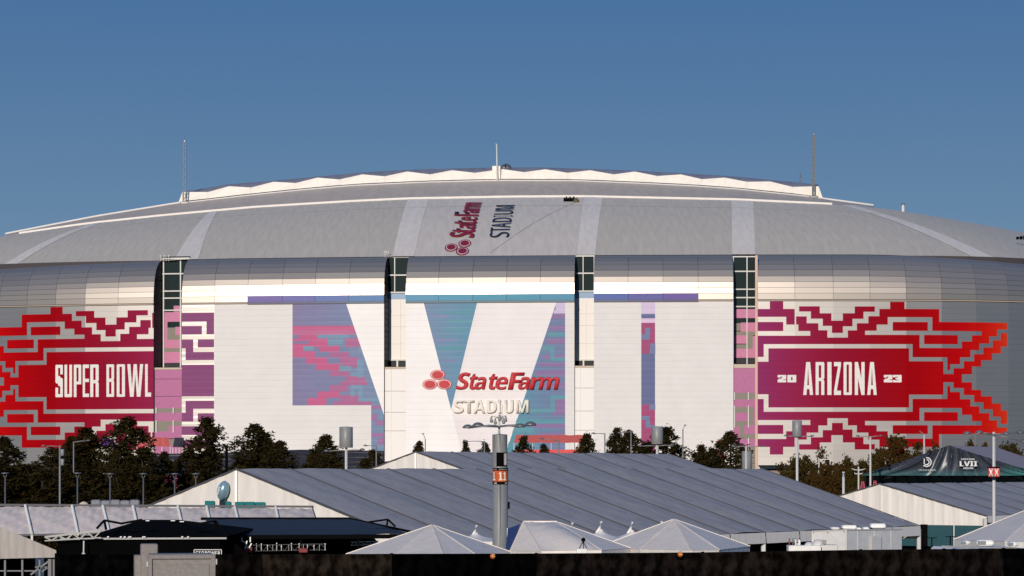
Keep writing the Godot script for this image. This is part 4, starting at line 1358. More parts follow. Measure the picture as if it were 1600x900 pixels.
func build_mesh_canopy() -> void:
	# long sloping strip of pale mesh stretched over white rafters
	var t := thing("mesh_canopy", "long sloping strip of pale grey mesh on white rafters, left foreground", "canopy", P(240, 850, 138))
	var da := 143.0
	var db := 140.4
	var tops := [-20, 40, 113, 161, 208, 278, 323, 367, 431, 488]
	var lows := [-12, 50, 122, 171, 217, 287, 332, 376, 438, 499]
	var tr := func(x: float) -> Vector3: return P(x, lerpf(791.5, 794.5, clampf(x / 490.0, 0, 1)), da)
	var lr := func(x: float) -> Vector3: return P(x, lerpf(837, 828, clampf(x / 490.0, 0, 1)), db)
	for k in tops.size() - 1:
		var st := begin(true)
		var ph := rng.randf() * 6.0
		cloth(st, tr.call(tops[k]), tr.call(tops[k + 1]), lr.call(lows[k + 1]), lr.call(lows[k]), 22, 10, func(u: float, q: float) -> float: return -0.1 * sin(PI * u) * sin(PI * q) - 0.02 * sin(u * 24.0 + q * 7.0 + ph) - 0.015 * sin(u * 9.0 - q * 14.0 + ph))
		put("mesh_panel", st, mat(rgb(206, 194, 188), 0.7, 0.0, 0.88, Vector3(0.4, 0.4, 0.4)), t)
	for k in tops.size():
		var rb := begin()
		tube(rb, [tr.call(tops[k]) + Vector3(0, 0.08, 0.08), lr.call(lows[k]) + Vector3(0, 0.08, 0.08)], 0.075 if k < 9 else 0.035, -1, 10)
		put("rafter", rb, M.white_paint if k < 9 else M.seam, t)
		var pt := begin()
		var b: Vector3 = lr.call(lows[k])
		bar(pt, b, Vector3(b.x, ground_y(db), b.z), 0.12)
		put("post", pt, M.white_frame, t)
	var rail := begin()
	bar(rail, tr.call(-30) + Vector3(0, 0.1, 0), tr.call(490) + Vector3(0, 0.1, 0), 0.12)
	bar(rail, lr.call(-30), lr.call(500), 0.1)
	put("edge_rail", rail, M.seam, t)
	for k in tops.size():
		var rp := begin()
		var p: Vector3 = tr.call(tops[k])
		bar(rp, p, Vector3(p.x, ground_y(da), p.z), 0.12)
		put("post", rp, M.white_frame, t)

func truss(st: SurfaceTool, a: Vector3, b: Vector3, h: float, n: int, w := 0.07) -> void:
	var up := Vector3(0, h, 0)
	bar(st, a, b, w); bar(st, a + up, b + up, w)
	for k in n:
		var p := a.lerp(b, float(k) / n)
		var q := a.lerp(b, (k + 1.0) / n)
		if k % 2 == 0: bar(st, p, q + up, w * 0.8)
		else: bar(st, p + up, q, w * 0.8)

func build_dark_stage() -> void:
	var t := thing("dark_stage_house", "black stage house with a low peaked roof and silver truss, left foreground", "stage", P(220, 870, 121))
	var wl := begin()
	box(wl, (P(90, 842, 116) + P(344, 960, 116)) * 0.5 + Vector3(0, 0, -3), Vector3(7.35, 3.45, 6))
	put("dark_block", wl, M.black_cloth, t)  # solid black box stands for the shade inside
	var rf := begin()
	var ridge := [P(222, 812, 121), P(278, 812, 121)]
	var eavs := [P(128, 840, 117), P(356, 838, 117), P(398, 826, 125), P(160, 834, 125)]
	quad(rf, ridge[0], ridge[1], eavs[1], eavs[0])
	tri(rf, ridge[1], eavs[2], eavs[1])
	tri(rf, ridge[0], eavs[0], eavs[3])
	quad(rf, ridge[1], ridge[0], eavs[3], eavs[2])
	put("roof_sheet", rf, M.black, t)
	var rl := begin()
	bar(rl, P(88, 842, 115.8), P(354, 841, 115.8), 0.05, 0.08)
	put("silver_rail", rl, M.steel, t)
	for q in [[70, 839, 158, 829]]:
		var tr := begin()
		var a := P(q[0], q[1] + 6, 115.5)
		var b := P(q[2], q[3] + 11, 115.5)
		var au := P(q[0], q[1], 115.5)
		var bu := P(q[2], q[3], 115.5)
		bar(tr, au, bu, 0.09); bar(tr, a, b, 0.05)
		for k in 8:
			var p := a.lerp(b, k / 8.0)
			var e := au.lerp(bu, (k + 1) / 8.0)
			var pn := a.lerp(b, (k + 1) / 8.0)
			var pu := au.lerp(bu, k / 8.0)
			if k % 2: bar(tr, p, e, 0.06)
			else: bar(tr, pu, pn, 0.06)
		put("silver_truss", tr, M.steel, t)
	for fq in [[[151, 826, 163, 813], [163, 813, 166, 828], [163, 813, 190, 818], [190, 818, 222, 812]], [[300, 820, 337, 814], [337, 814, 333, 826], [337, 814, 345, 826], [345, 826, 356, 838], [290, 815, 300, 820]]]:
		var fr := begin()
		for q in fq: bar(fr, P(q[0], q[1], 116.5), P(q[2], q[3], 116.5), 0.1)
		put("roof_frame", fr, M.black, t)
	for q in [[228, 813.6, 6], [267, 813.6, 7], [281, 815, 7]]:
		var cp := begin()
		cbox(cp, P(q[0] + q[2] * 0.5, q[1], 120.2), Vector3(q[2] * 0.03, 0.05, 0.2), 0.01)
		put("silver_cap", cp, M.alu, t)
	for k in 9:
		var fx := begin()
		cbox(fx, P([169, 189, 195, 202, 204, 224, 226, 285, 294][k], 839.2, 115.7), Vector3(0.1, 0.07, 0.08), 0.015)
		put("rail_lamp", fx, M.white_paint, t)
	var hl := begin()
	tube(hl, [P(131, 845, 115.4), P(130.6, 864, 115.4)], 0.035, -1, 6)
	lathe(hl, P(130.6, 865.5, 115.4), [Vector2(0.09, 0), Vector2(0.06, 0.05), Vector2(0.0, 0.07)], 10)
	put("hanging_lamp", hl, M.white_frame, t)

	var c := thing("navy_canopy", "dark navy sloping canopy with black peak frame in front of the large tent", "canopy", P(480, 850, 124))
	var st := begin(true)
	cloth(st, P(318, 811, 130), P(547, 811, 130), P(640, 834, 122), P(345, 838, 122), 24, 10, func(u: float, q: float) -> float: return -0.06 * sin(PI * q) - 0.012 * sin(u * 40.0 + q * 4.0))
	put("canopy_sheet", st, mat(rgb(44, 46, 54), 0.7, 0.0, 0.85, Vector3(0.3, 0.3, 0.3)), c)
	var ed := begin()
	bar(ed, P(314, 810.5, 130), P(548, 810.5, 130), 0.14)
	bar(ed, P(547, 810.5, 130), P(642, 831, 122), 0.1)
	bar(ed, P(340, 839.5, 121.9), P(640, 838, 121.9), 0.1, 0.2)
	for q in [[575, 816, 606, 811.5], [606, 811.5, 604, 823], [606, 811.5, 618, 823]]: bar(ed, P(q[0], q[1], 123), P(q[2], q[3], 123), 0.09)
	put("canopy_frame", ed, M.black, c)
	var rear := begin()
	quad(rear, P(330, 814, 130.2), P(560, 814, 130.2), P(640, 900, 130.2), P(330, 900, 130.2))
	put("dark_backing", rear, M.black_cloth, c)  # black sheet stands for the dark space below the canopy
	var sd := begin()
	for x in [352, 470, 560, 632]: bar(sd, P(x, 839, 122), P(x, 930, 122), 0.1)
	put("canopy_post", sd, M.black, c)
	var tr := begin()
	truss(tr, P(395, 861, 121), P(510, 859, 121), 0.28, 14, 0.03)
	put("lighting_truss", tr, M.rig, c)
	var tw := begin()
	truss(tw, P(548, 852, 128), P(592, 850.5, 128), 0.16, 8, 0.035)
	put("lighting_truss", tw, M.white_frame, c)
	var lg := thing("lighting_rig", "row of small stage lamps and clamps hung under the navy canopy", "stage lights", P(450, 860, 121))
	for k in 14:
		var s2 := begin()
		var x: float = 400 + k * 8.2 + rng.randf_range(-2, 2)
		cbox(s2, P(x, 850 + rng.randf_range(-1, 4), 120.8), Vector3(0.05, 0.055, 0.06), 0.01)
		bar(s2, P(x, 851, 120.8), P(x, 860, 120.8), 0.018)
		put("lamp", s2, M.white_paint if k % 3 else M.steel, lg)
	for q in [[388, 856, 12, 9], [474, 857, 14, 7]]:
		var s3 := begin()
		cbox(s3, P(q[0], q[1] + 3, 120.6), Vector3(q[2] * 0.03, q[3] * 0.03, 0.2), 0.02)
		put("red_case", s3, mat(rgb(120, 24, 24), 0.6), lg)
	var gear := begin()
	for q in [[378, 840, 378, 846], [391, 839, 391, 847], [382, 846, 388, 858], [386, 845, 383, 858], [393, 849, 388, 858], [378, 846, 383, 847]]: bar(gear, P(q[0], q[1], 120.5), P(q[2], q[3], 120.5), 0.05)
	put("clamp_stand", gear, M.alu, lg)

	# company board on the stage house
	var b := thing("sign_board", "small black sign board with white capitals in a white frame, above the grey cabinet", "sign", P(325, 866, 112))
	var o := P(303, 870.5, 112)
	var bd := begin()
	box(bd, P(324.7, 866, 112.1), Vector3(1.2, 0.32, 0.05))
	put("board", bd, M.black, b)
	var ff := begin()
	for q in [[303, 859, 346.5, 859], [346, 859, 346, 873], [303.4, 859, 303.4, 873]]: bar(ff, P(q[0], q[1], 111.9), P(q[2], q[3], 111.9), 0.035)
	put("sign_frame", ff, M.white_frame, b)
	var lt := begin()
	lettering(lt, "GEOPOWER", bold, Transform3D(Basis(), P(305.5, 868, 111.95)), 0.19, 1.08, 0.03)
	put("lettering", lt, M.white_paint, b)

func build_pavilion() -> void:
	# dark printed gable tent on the right
	var D := 262.0
	var p := Print.new(0, 300, 0, 60, 6.0)
	p.film_rough = 0.3
	for x in 150:
		for yk in 30:
			var u := x / 150.0
			var w := yk / 30.0
			var c: Color = rgb(58, 62, 72).lerp(rgb(64, 118, 118), clampf((w - 0.72) * 2.6 + maxf(0, u - 0.66) * 2.2, 0, 1))
			p.rect(x * 2, yk * 2, x * 2 + 2, yk * 2 + 2, c, 0.28)
	var t := thing("printed_pavilion", "dark gabled pavilion with wrinkled printed cloth, LVII and ring logo, far right", "tent", P(1490, 760, D))
	var apex := P(1483, 696, D)
	var l := P(1347, 743, D)
	var r := P(1622, 743, D)
	var st := begin(true)
	var nu := 220
	var fold := func(u: float, w: float) -> float:
		# creases fan out from the apex and die away towards the hem
		var k := (u - 0.49) / (0.16 + 0.84 * (0.35 + 0.65 * w)) * 22.0 + 1.4 * sin(u * 11.0) + 1.1 * w
		var s := 1.0 - absf(sin(k + 0.6 * sin(k * 0.53)))
		return (0.62 * s * s * s + 0.16 * sin(k * 0.7)) * clampf(1.15 - w, 0.05, 1.0) + 0.03 * sin(k * 2.3 + w * 5.0)
	var g := []
	for j in 21:
		var row := []
		for i in nu + 1:
			var u := float(i) / nu
			var x := lerpf(l.x, r.x, u)
			var topy := yat([Vector2(l.x, l.y + 0.12), Vector2(apex.x, apex.y), Vector2(r.x, l.y + 0.2)], x)
			var w := j / 20.0
			row.append([Vector3(x, lerpf(topy, l.y, w), -D + fold.call(u, w) * clampf((topy - l.y) / 0.6, 0.0, 1.0)), Vector2(u, 1.0 - (lerpf(topy, l.y, w) - l.y) / (apex.y - l.y))])
		g.append(row)
	for j in 20:
		for i in nu:
			for q in [[0, 0], [0, 1], [1, 1], [0, 0], [1, 1], [1, 0]]:
				v(st, g[j + q[0]][i + q[1]][0], g[j + q[0]][i + q[1]][1])
	put("printed_gable", st, p.material(noise_tex(0.9, 0.03)), t)
	var rf := begin()
	var deep := Vector3(9, 0, -22)
	quad(rf, apex + deep, apex + deep + Vector3(9.3, -3.2, 0), r + Vector3(0, 0.2, 0), apex)
	quad(rf, apex, l + Vector3(0, 0.12, 0), l + Vector3(9, 0.12, -22), apex + deep)
	put("roof_panel", rf, mat(rgb(170, 150, 146), 0.6), t)
	var ink := mat(rgb(226, 224, 220), 0.5)
	var at := func(x: float, y: float) -> Transform3D: return Transform3D(Basis(), P(x, y, D - 0.8))
	for q in [["SUPER BOWL", 1501.5, 718.8, 22, 2.6], ["LVII", 1499.5, 728.6, 27, 8.2], ["ARIZONA", 1505, 733, 16, 3]]:
		var lt := begin()
		lettering(lt, q[0], bold, at.call(q[1], q[2]), q[4] * 0.0655, q[3] * 0.0655, 0.03)
		if q[0] == "LVII":
			lettering(lt, q[0], bold, at.call(q[1] + 0.7, q[2]), q[4] * 0.0655, q[3] * 0.0655, 0.028)
		put("lettering", lt, ink, t)
	var l2 := begin()
	lettering(l2, "ON LOCATION", plain_font, at.call(1435.5, 735.6), 0.15, 26.0 * 0.0655, 0.03)
	put("lettering", l2, ink, t)
	var lg := begin()
	var c := P(1448, 722, D - 0.8)
	for ring in [[0.4, 0.5], [0.2, 0.29]]:
		var pts := []
		var inn := []
		for k in 25:
			var a := lerpf(-0.75 * PI, 0.55 * PI, k / 24.0) if ring[0] > 0.3 else lerpf(-0.45 * PI, 0.5 * PI, k / 24.0)
			pts.append(c + Vector3(sin(a + PI / 2) * ring[1], -cos(a + PI / 2) * ring[1], 0))
			inn.append(c + Vector3(sin(a + PI / 2) * ring[0], -cos(a + PI / 2) * ring[0], 0))
		for k in 24: quad(lg, pts[k], pts[k + 1], inn[k + 1], inn[k])
	bar(lg, c + Vector3(-0.26, 0.36, 0), c + Vector3(-0.26, -0.3, 0), 0.09)
	bar(lg, c + Vector3(-0.3, -0.26, 0), c + Vector3(0.14, -0.26, 0), 0.09)
	bar(lg, c + Vector3(-0.3, -0.42, 0), c + Vector3(0.2, -0.42, 0), 0.06)
	put("ring_logo", lg, ink, t)
	var gl := begin()
	box(gl, P(1490, 752, D + 6) + Vector3(0, -1.6, -2), Vector3(17.2, 4.4, 8))
	put("dark_glazing", gl, M.glass, t)
	for k in 15:
		var ps := begin()
		var x := lerpf(1356, 1618, k / 14.0)
		bar(ps, P(x, 743, D + 0.8), P(x, 800, D + 0.8), 0.14 if k % 3 else 0.3)
		put("post", ps, M.black, t)

# ---------- trees ----------
func leaf(st: SurfaceTool, c: Vector3, s: float, up: float) -> void:
	var n := Vector3(rng.randf_range(-1, 1), rng.randf_range(-1, 1) + up, rng.randf_range(-1, 1)).normalized()
	var x := n.cross(Vector3(rng.randf_range(-1, 1), rng.randf_range(-1, 1), rng.randf_range(-1, 1))).normalized()
	var y := n.cross(x)
	tri(st, c - x * s * 0.5, c + y * s * 1.3, c + x * s * 0.5)
	tri(st, c - y * s * 0.5 + x * s * 0.2, c + x * s * 1.1 + n * s * 0.4, c + y * s * 0.4)

func pine_proto(kind: int, tops: int, tall: float, wide: float, label: String) -> Node3D:
	# origin at the foot; branches in loose whorls, needles in upturned tufts
	var t := thing("pine_tree", label, "tree", Vector3.ZERO, "dark pines in front of the stadium")
	var tr := begin(true)
	var cr := begin()
	for q in tops:
		var ang := TAU * q / tops + 0.4
		var lean := Vector3(cos(ang), 0, sin(ang)) * (0.0 if tops == 1 else wide * 0.34)
		var h := tall * (1.0 if q == 0 else rng.randf_range(0.72, 0.92))
		var w := wide * (1.0 if tops == 1 else 0.72)
		var spine := [Vector3.ZERO, Vector3(rng.randf_range(-0.2, 0.2), h * 0.35, 0) + lean * 0.5, lean + Vector3(0, h * 0.7, 0), lean + Vector3(rng.randf_range(-0.25, 0.25), h, rng.randf_range(-0.2, 0.2))]
		tube(tr, spine, 0.26, 0.03, 7, false)
		var n := int(h * 15.0)
		for k in n:
			var f := 0.1 + 0.9 * pow(float(k) / n, 0.8)
			var reach := w * 0.5 * pow(1.0 - f, 0.58) * pow(rng.randf(), 0.4) * 1.12 * (0.72 + 0.28 * sin(f * 17.0 + q * 2.0)) + 0.1
			var a := rng.randf() * TAU
			var root := lean * clampf(f * 1.4, 0, 1) + Vector3(0, h * f - reach * 0.1, 0)
			var c := root + Vector3(cos(a), 0.32, sin(a)) * reach
			if k % 3 == 0 and reach > 0.5: tube(tr, [root, root.lerp(c, 0.5) - Vector3(0, 0.1, 0), c], 0.05, 0.015, 4, false)
			var rad := lerpf(0.8, 0.26, f) * rng.randf_range(0.7, 1.3)
			for m in int(26 * rad / 0.4):
				var dv := Vector3(rng.randfn(0, 0.5), rng.randfn(0.1, 0.6), rng.randfn(0, 0.5)) * rad
				leaf(cr, c + dv, rng.randf_range(0.12, 0.24), 0.5)
		for m in 26: leaf(cr, lean + Vector3(rng.randfn(0, 0.1), h - rng.randf() * 0.9 + 0.15, rng.randfn(0, 0.1)), 0.17, 1.0)
	put("trunk", tr, M.bark, t)
	put("crown", cr, M.pine[kind % 3], t)
	return t

func broad_proto(kind: int, tall: float, wide: float, label: String) -> Node3D:
	var t := thing("round_tree", label, "tree", Vector3.ZERO, "round brownish trees at the right")
	var tr := begin(true)
	var cr := begin()
	var fork := tall * 0.28
	tube(tr, [Vector3.ZERO, Vector3(0.1, fork * 0.5, 0), Vector3(0, fork, 0.05)], 0.24, 0.18, 8, false)
	for k in 120:
		var a := rng.randf() * TAU
		var e := asin(rng.randf_range(-0.35, 1.0))
		var shell := pow(rng.randf(), 0.45)
		var bump := 0.95 + 0.2 * sin(a * 3.0 + e * 4.0 + kind) * sin(a * 2.0 - e * 5.0)
		var c := Vector3(0, tall * 0.52, 0) + Vector3(cos(a) * cos(e) * wide * 0.5, sin(e) * tall * 0.46, sin(a) * cos(e) * wide * 0.5) * shell * bump
		if k % 4 == 0: tube(tr, [Vector3(0, fork, 0), Vector3(0, fork, 0).lerp(c, 0.55) + Vector3(0, 0.2, 0), c], 0.1, 0.02, 5, false)
		var rad := rng.randf_range(0.35, 0.75)
		for m in 90:
			leaf(cr, c + Vector3(rng.randfn(0, 0.5), rng.randfn(0, 0.42), rng.randfn(0, 0.5)) * rad, rng.randf_range(0.12, 0.22), 0.2)
	put("trunk", tr, M.bark, t)
	put("crown", cr, M.oak[kind % 2], t)
	return t

func build_trees() -> void:
	var pines := []
	for k in 5:
		pines.append([[0, 1, 14.0, 6.6], [1, 2, 14.0, 8.4], [2, 1, 14.0, 5.4], [0, 3, 14.0, 9.0], [1, 1, 14.0, 7.4]][k])
	var protos := [null, null, null, null, null]
	# x, top row, depth, width factor, which, label
	var list := [
		[6, 682, 300, 1.0, 0, "dark pine at the left edge of the picture"],
		[50, 682, 297, 1.1, 1, "twin-topped dark pine second from the left edge"],
		[84, 700, 292, 1.1, 4, "squat dark pine behind the grey pole with drums"],
		[112, 690, 306, 0.8, 2, "slim dark pine just right of the grey pole with drums"],
		[134, 668, 298, 1.15, 0, "tall dark pine left of the purple canopy, below the third letter of the left mural"],
		[160, 700, 288, 1.1, 3, "bushy dark pine before the purple canopy"],
		[197, 653, 296, 1.25, 4, "tallest dark pine, its tip rising below the last letters of the left mural"],
		[212, 705, 288, 0.6, 1, "low dark pine at the left end of the red canopy by the window slot"],
		[20, 722, 284, 1.3, 3, "wide low dark pine filling the lower left corner of the tree row"],
		[110, 726, 284, 1.3, 1, "wide low dark pine in front of the slim pine"],
		[176, 728, 282, 1.3, 3, "wide low dark pine below the tallest pine"],
		[66, 735, 280, 1.2, 4, "low dark pine between two thin V-topped lamps"],
		[323, 652, 300, 1.3, 0, "tall dark pine in front of the left stem of the letter L"],
		[294, 706, 292, 0.72, 3, "bushy dark pine left of the tall pine by the letter L"],
		[350, 703, 296, 1.25, 1, "dark pine right of the tall pine by the letter L"],
		[374, 716, 300, 0.9, 2, "small dark pine alone above the dark roof"],
		[412, 684, 302, 1.1, 2, "slim dark pine forming the left top of the clump before the L"],
		[443, 664, 304, 1.45, 3, "broad many-topped dark pine in front of the letter L"],
		[470, 690, 300, 1.2, 1, "dark pine at the right of the clump before the L"],
		[487, 713, 298, 0.8, 4, "small low dark pine ending the clump before the L"],
		[556, 680, 310, 1.15, 1, "dark pine behind the first grey drum pole"],
		[584, 704, 306, 0.9, 4, "low dark pine right of the first grey drum pole"],
		[664, 690, 330, 0.7, 1, "small dark pine top under the thin curved lamp on the white wall"],
		[727, 689, 340, 0.55, 2, "small dark pine top left of the grey tower"],
		[758, 691, 340, 0.7, 0, "small dark pine top touching the grey tower's left side"],
		[818, 681, 335, 0.75, 0, "dark pine before the left part of the red canopy"],
		[842, 694, 335, 0.7, 1, "small dark pine before the middle of the red canopy"],
		[908, 697, 335, 0.55, 4, "smallest dark pine before the right part of the red canopy"],
		[929, 677, 335, 0.9, 3, "dark pine at the right end of the red canopy"],
		[964, 668, 330, 0.85, 0, "pointed dark pine alone under the white bars"],
		[1003, 672, 326, 1.2, 1, "dark pine left of the second grey drum"],
		[1042, 667, 322, 1.35, 0, "tall dark pine directly behind the second grey drum"],
		[1066, 690, 318, 1.25, 3, "bushy dark pine right of the second grey drum"],
		[1096, 695, 316, 0.9, 0, "small pointed dark pine beside the thin curved lamp on the right"],
		[1113, 700, 316, 0.8, 2, "small dark pine left of the red banner"],
		[1141, 675, 318, 1.2, 4, "dark pine at the foot of the pink window slot"],
		[1124, 709, 312, 1.3, 1, "low dark pine covering the foot of the red banner"],
		[1084, 712, 308, 1.0, 3, "low bushy dark pine just above the tent ridge end"],
	]
	for q in list:
		var k: int = q[4]
		var top := P(q[0], q[1], q[2])
		var o: Node3D
		org = Vector3.ZERO
		if protos[k] == null:
			protos[k] = pine_proto(pines[k][0], pines[k][1], pines[k][2], pines[k][3], q[5])
			o = protos[k]
			o.position = Vector3(top.x, 0, top.z)
			o.rotation.y = rng.randf() * TAU
		else:
			o = dup(protos[k], Vector3(top.x, 0, top.z), rng.randf() * TAU, Vector3.ONE, q[5])
		var s: float = top.y / 14.2
		var wide: float = q[3] * (1.5 if q[0] < 250 else 1.25)
		o.scale = Vector3(wide, s, wide)
	var rounds := [null, null]
	for q in [[1258, 703, 300, 6.2, 0, "round brown tree in front of the white wall foot, left of the goal-shaped frame"], [1318, 716, 292, 5.4, 1, "low brown tree left of the small two-headed lamp"], [1352, 711, 290, 5.0, 0, "low brown tree against the left end of the dark pavilion"], [1406, 682, 305, 8.0, 1, "largest round brown tree, rising behind the dark pavilion's left slope"], [1446, 694, 312, 5.6, 0, "brown tree right of the largest one, behind the pavilion roof"], [1520, 690, 318, 4.6, 1, "small brown tree above the pavilion's right slope"], [1584, 683, 300, 6.4, 0, "round brown tree at the right edge, behind the four-headed lamp"], [1290, 726, 284, 4.6, 1, "brown shrub in the gap behind the large tent's right end"], [1345, 735, 280, 4.0, 0, "brown shrub just above the right tent's gable"], [1268, 738, 278, 3.6, 1, "lowest brown shrub beside the third grey drum's pole"]]:
		var top := P(q[0], q[1], q[2])
		var k: int = q[4]
		var o: Node3D
		org = Vector3.ZERO
		if rounds[k] == null:
			rounds[k] = broad_proto(k, 9.0, 7.0, q[5])
			o = rounds[k]
		else:
			o = dup(rounds[k], Vector3.ZERO, 0, Vector3.ONE, q[5])
		o.position = Vector3(top.x, 0, top.z)
		o.rotation.y = rng.randf() * TAU
		o.scale = Vector3(q[3] / 6.0, top.y / 9.0, q[3] / 6.0)
	# undergrowth that closes the foot of the left pines
	org = Vector3.ZERO
	var hedge := begin()
	for k in 16000:
		var x := rng.randf_range(-39.0, 90) if k % 3 == 0 else (rng.randf_range(-66, -43.2) if k % 3 == 1 else rng.randf_range(-66, -44))
		var d := rng.randf_range(283, 308) if x < -30 else rng.randf_range(300, 316)
		leaf(hedge, Vector3(x, pow(rng.randf(), 0.8) * (9.0 + sin(x * 1.7) * 1.4) if x < -30 else pow(rng.randf(), 0.8) * (7.6 + sin(x * 1.3) * 1.2), -d), rng.randf_range(0.25, 0.5), 0.4)
	tag(put("undergrowth", hedge, M.pine[1]), "dark undergrowth below the pines", "shrubs", "", "stuff")

# ---------- poles and lamps ----------
func lamp_head(st: SurfaceTool, c: Vector3, r: float, b := Basis()) -> void:
	lathe(st, c, [Vector2(0, -r * 0.12), Vector2(r * 0.85, -r * 0.1), Vector2(r, 0.0), Vector2(r * 0.92, r * 0.22), Vector2(r * 0.6, r * 0.5), Vector2(r * 0.2, r * 0.62), Vector2(0, r * 0.63)], 16, b)

func pole_thing(called: String, label: String, category: String, x: float, ytop: float, d: float, r: float, m: Material, group := "") -> Node3D:
	var top := P(x, ytop, d)
	var t := thing(called, label, category, Vector3(top.x, ground_y(d), top.z), group)
	var st := begin(true)
	tube(st, [Vector3(top.x, ground_y(d), top.z), top], r * 1.25, r, 10)
	put("pole", st, m, t)
	return t

func arm(t: Node3D, x0: float, y0: float, x1: float, y1: float, d: float, r: float, head: float, m: Material) -> void:
	var st := begin(true)
	var a := P(x0, y0, d)
	var b := P(x1, y1, d)
	tube(st, [a, a.lerp(b, 0.5) + Vector3(0, 0.06, 0), b], r, r * 0.8, 7)
	put("arm", st, m, t)
	if head > 0:
		var hd := begin(true)
		lamp_head(hd, b + Vector3(0, 0.02, 0), head)
		put("lamp_head", hd, M.steel, t)

func radome(t: Node3D, x: float, y0: float, y1: float, half: float, d: float) -> void:
	var st := begin(true)
	var s := d / F
	var a := P(x, y1, d)
	var h := (y1 - y0) * s
	var r := half * s
	st.set_smooth_group(1)
	lathe(st, a, [Vector2(r * 0.3, 0), Vector2(r * 0.97, 0)], 28)
	st.set_smooth_group(2)
	lathe(st, a, [Vector2(r * 0.97, 0), Vector2(r, r * 0.04), Vector2(r, h - r * 0.04), Vector2(r * 0.96, h)], 28)
	st.set_smooth_group(3)
	lathe(st, a, [Vector2(r * 0.96, h), Vector2(0.0, h + r * 0.06)], 28)
	put("antenna_drum", st, M.grey_paint, t)

func build_poles() -> void:
	# the broad grey tower in front
	var D := 128.0
	var s := D / F
	var c := P(781, 733, D)
	var t := thing("grey_tower", "broad grey tower pole with an orange number band, four lamps and cameras on top", "tower", Vector3(c.x, ground_y(D), c.z))
	var st := begin(true)
	tube(st, [Vector3(c.x, ground_y(D), c.z), P(781.8, 757, D)], 12.2 * s, 11.9 * s, 32)
	put("shaft", st, M.grey_paint, t)
	var band := Print.new(0, 160, 0, 52, 4.0)
	band.rect(0, 0, 160, 52, rgb(18, 16, 16), 0.5)
	band.rect(0, 9, 160, 43, rgb(206, 100, 58), 0.5)
	for k in 4:
		var x := 4.0 + k * 40.0
		for g in [0.0, 15.0]:
			var ink := rgb(236, 230, 218)
			band.rect(x + g + 4, 13, x + g + 9, 38, ink); band.rect(x + g + 1, 16, x + g + 9, 19.5, ink); band.rect(x + g + 1, 35, x + g + 12.5, 39, ink)
		band.rect(x + 22, 46, x + 34, 50, rgb(190, 186, 178))
		for g in 7: band.rect(x + 2 + g * 4.6, 3, x + 4.6 + g * 4.6, 6.4, rgb(170, 166, 160))
	var bs := begin(true)
	for k in 32:
		var a0 := TAU * k / 32.0
		var a1 := TAU * (k + 1) / 32.0
		var q := func(a: float, y: float) -> Vector3: return P(781.8, y, D) + Vector3(sin(a), 0, cos(a)) * 12.2 * s
		quad(bs, q.call(a0, 731), q.call(a1, 731), q.call(a1, 757), q.call(a0, 757), Vector2(fposmod(k / 32.0 + 0.06, 1.0), 0), Vector2(fposmod(k / 32.0 + 0.06, 1.0) + 1 / 32.0, 1))
	put("number_band", bs, band.material(noise_tex(0.9, 0.03)), t)
	# canister with an open port on its right
	var can := begin(true)
	var rc := 11.8 * s
	for k in 40:
		var a0 := TAU * k / 40.0
		var a1 := TAU * (k + 1) / 40.0
		var q := func(a: float, y: float) -> Vector3: return P(781, y, D) + Vector3(sin(a), 0, cos(a)) * rc
		var mid := (a0 + a1) * 0.5
		if mid > -0.42 + TAU or mid < 1.35:
			quad(can, q.call(a0, 679), q.call(a1, 679), q.call(a1, 707), q.call(a0, 707))
			quad(can, q.call(a0, 729), q.call(a1, 729), q.call(a1, 731), q.call(a0, 731))
		else:
			quad(can, q.call(a0, 679), q.call(a1, 679), q.call(a1, 731), q.call(a0, 731))
	lathe(can, P(781, 679, D), [Vector2(rc, 0), Vector2(rc * 0.3, 0.03)], 32)
	put("canister", can, M.grey_paint, t)
	var core := begin(true)
	tube(core, [P(781, 731, D), P(781, 700, D)], 3.0 * s, -1, 14)
	put("inner_tube", core, M.grey_paint, t)
	var pan := begin()
	cbox(pan, P(789, 717.5, D), Vector3(0.2, 0.62, 0.32), 0.03)
	put("port_panel", pan, M.grey_paint, t)
	var back := begin(true)
	lathe(back, P(781, 730.5, D), [Vector2(rc * 0.7, 0.0), Vector2(rc * 0.7, 0.75)], 20)
	put("inner_drum", back, M.black, t)
	var cab := begin()
	cbox(cab, P(795, 789.5, D), Vector3(0.1, 0.36, 0.16), 0.02)
	put("junction_box", cab, M.black, t)
	for k in 4:
		var st4 := begin()
		cbox(st4, P(790.2, [795, 802, 838, 846][k], D) + Vector3(0, 0, 0.24), Vector3(0.07, 0.12, 0.06), 0.01)
		put("hatch", st4, mat(rgb(104, 102, 98), 0.6), t)
	var neck := begin(true)
	tube(neck, [P(780, 680, D), P(780, 648, D)], 2.0 * s, 1.5 * s, 12)
	put("neck", neck, M.white_frame, t)
	arm(t, 780, 667, 731, 669, D - 0.3, 0.04, 0.27, M.steel)
	arm(t, 780, 666, 747, 666.5, D + 0.4, 0.04, 0.31, M.steel)
	arm(t, 780, 667, 813, 667.5, D - 0.3, 0.04, 0.27, M.steel)
	arm(t, 780, 666, 829, 665, D + 0.4, 0.04, 0.3, M.steel)
	for q in [[768, 657, -0.5], [774, 660, -0.2], [781, 654, 0.1], [787, 659, 0.2], [790, 656, 0.5]]:
		var cm := begin(true)
		var o := P(q[0], q[1], D - 0.2)
		tube(cm, [o + Vector3(0, 0.2, -0.05), o + Vector3(q[2] * 0.05, 0.02, 0.02)], 0.035, 0.05, 8)
		lathe(cm, o, [Vector2(0.0, -0.12), Vector2(0.07, -0.1), Vector2(0.09, 0.0), Vector2(0.07, 0.05)], 12)
		bar(cm, o + Vector3(0, 0.2, -0.05), P(780, 652, D), 0.03)
		put("camera", cm, M.grey_paint, t)
	var ant := begin(true)
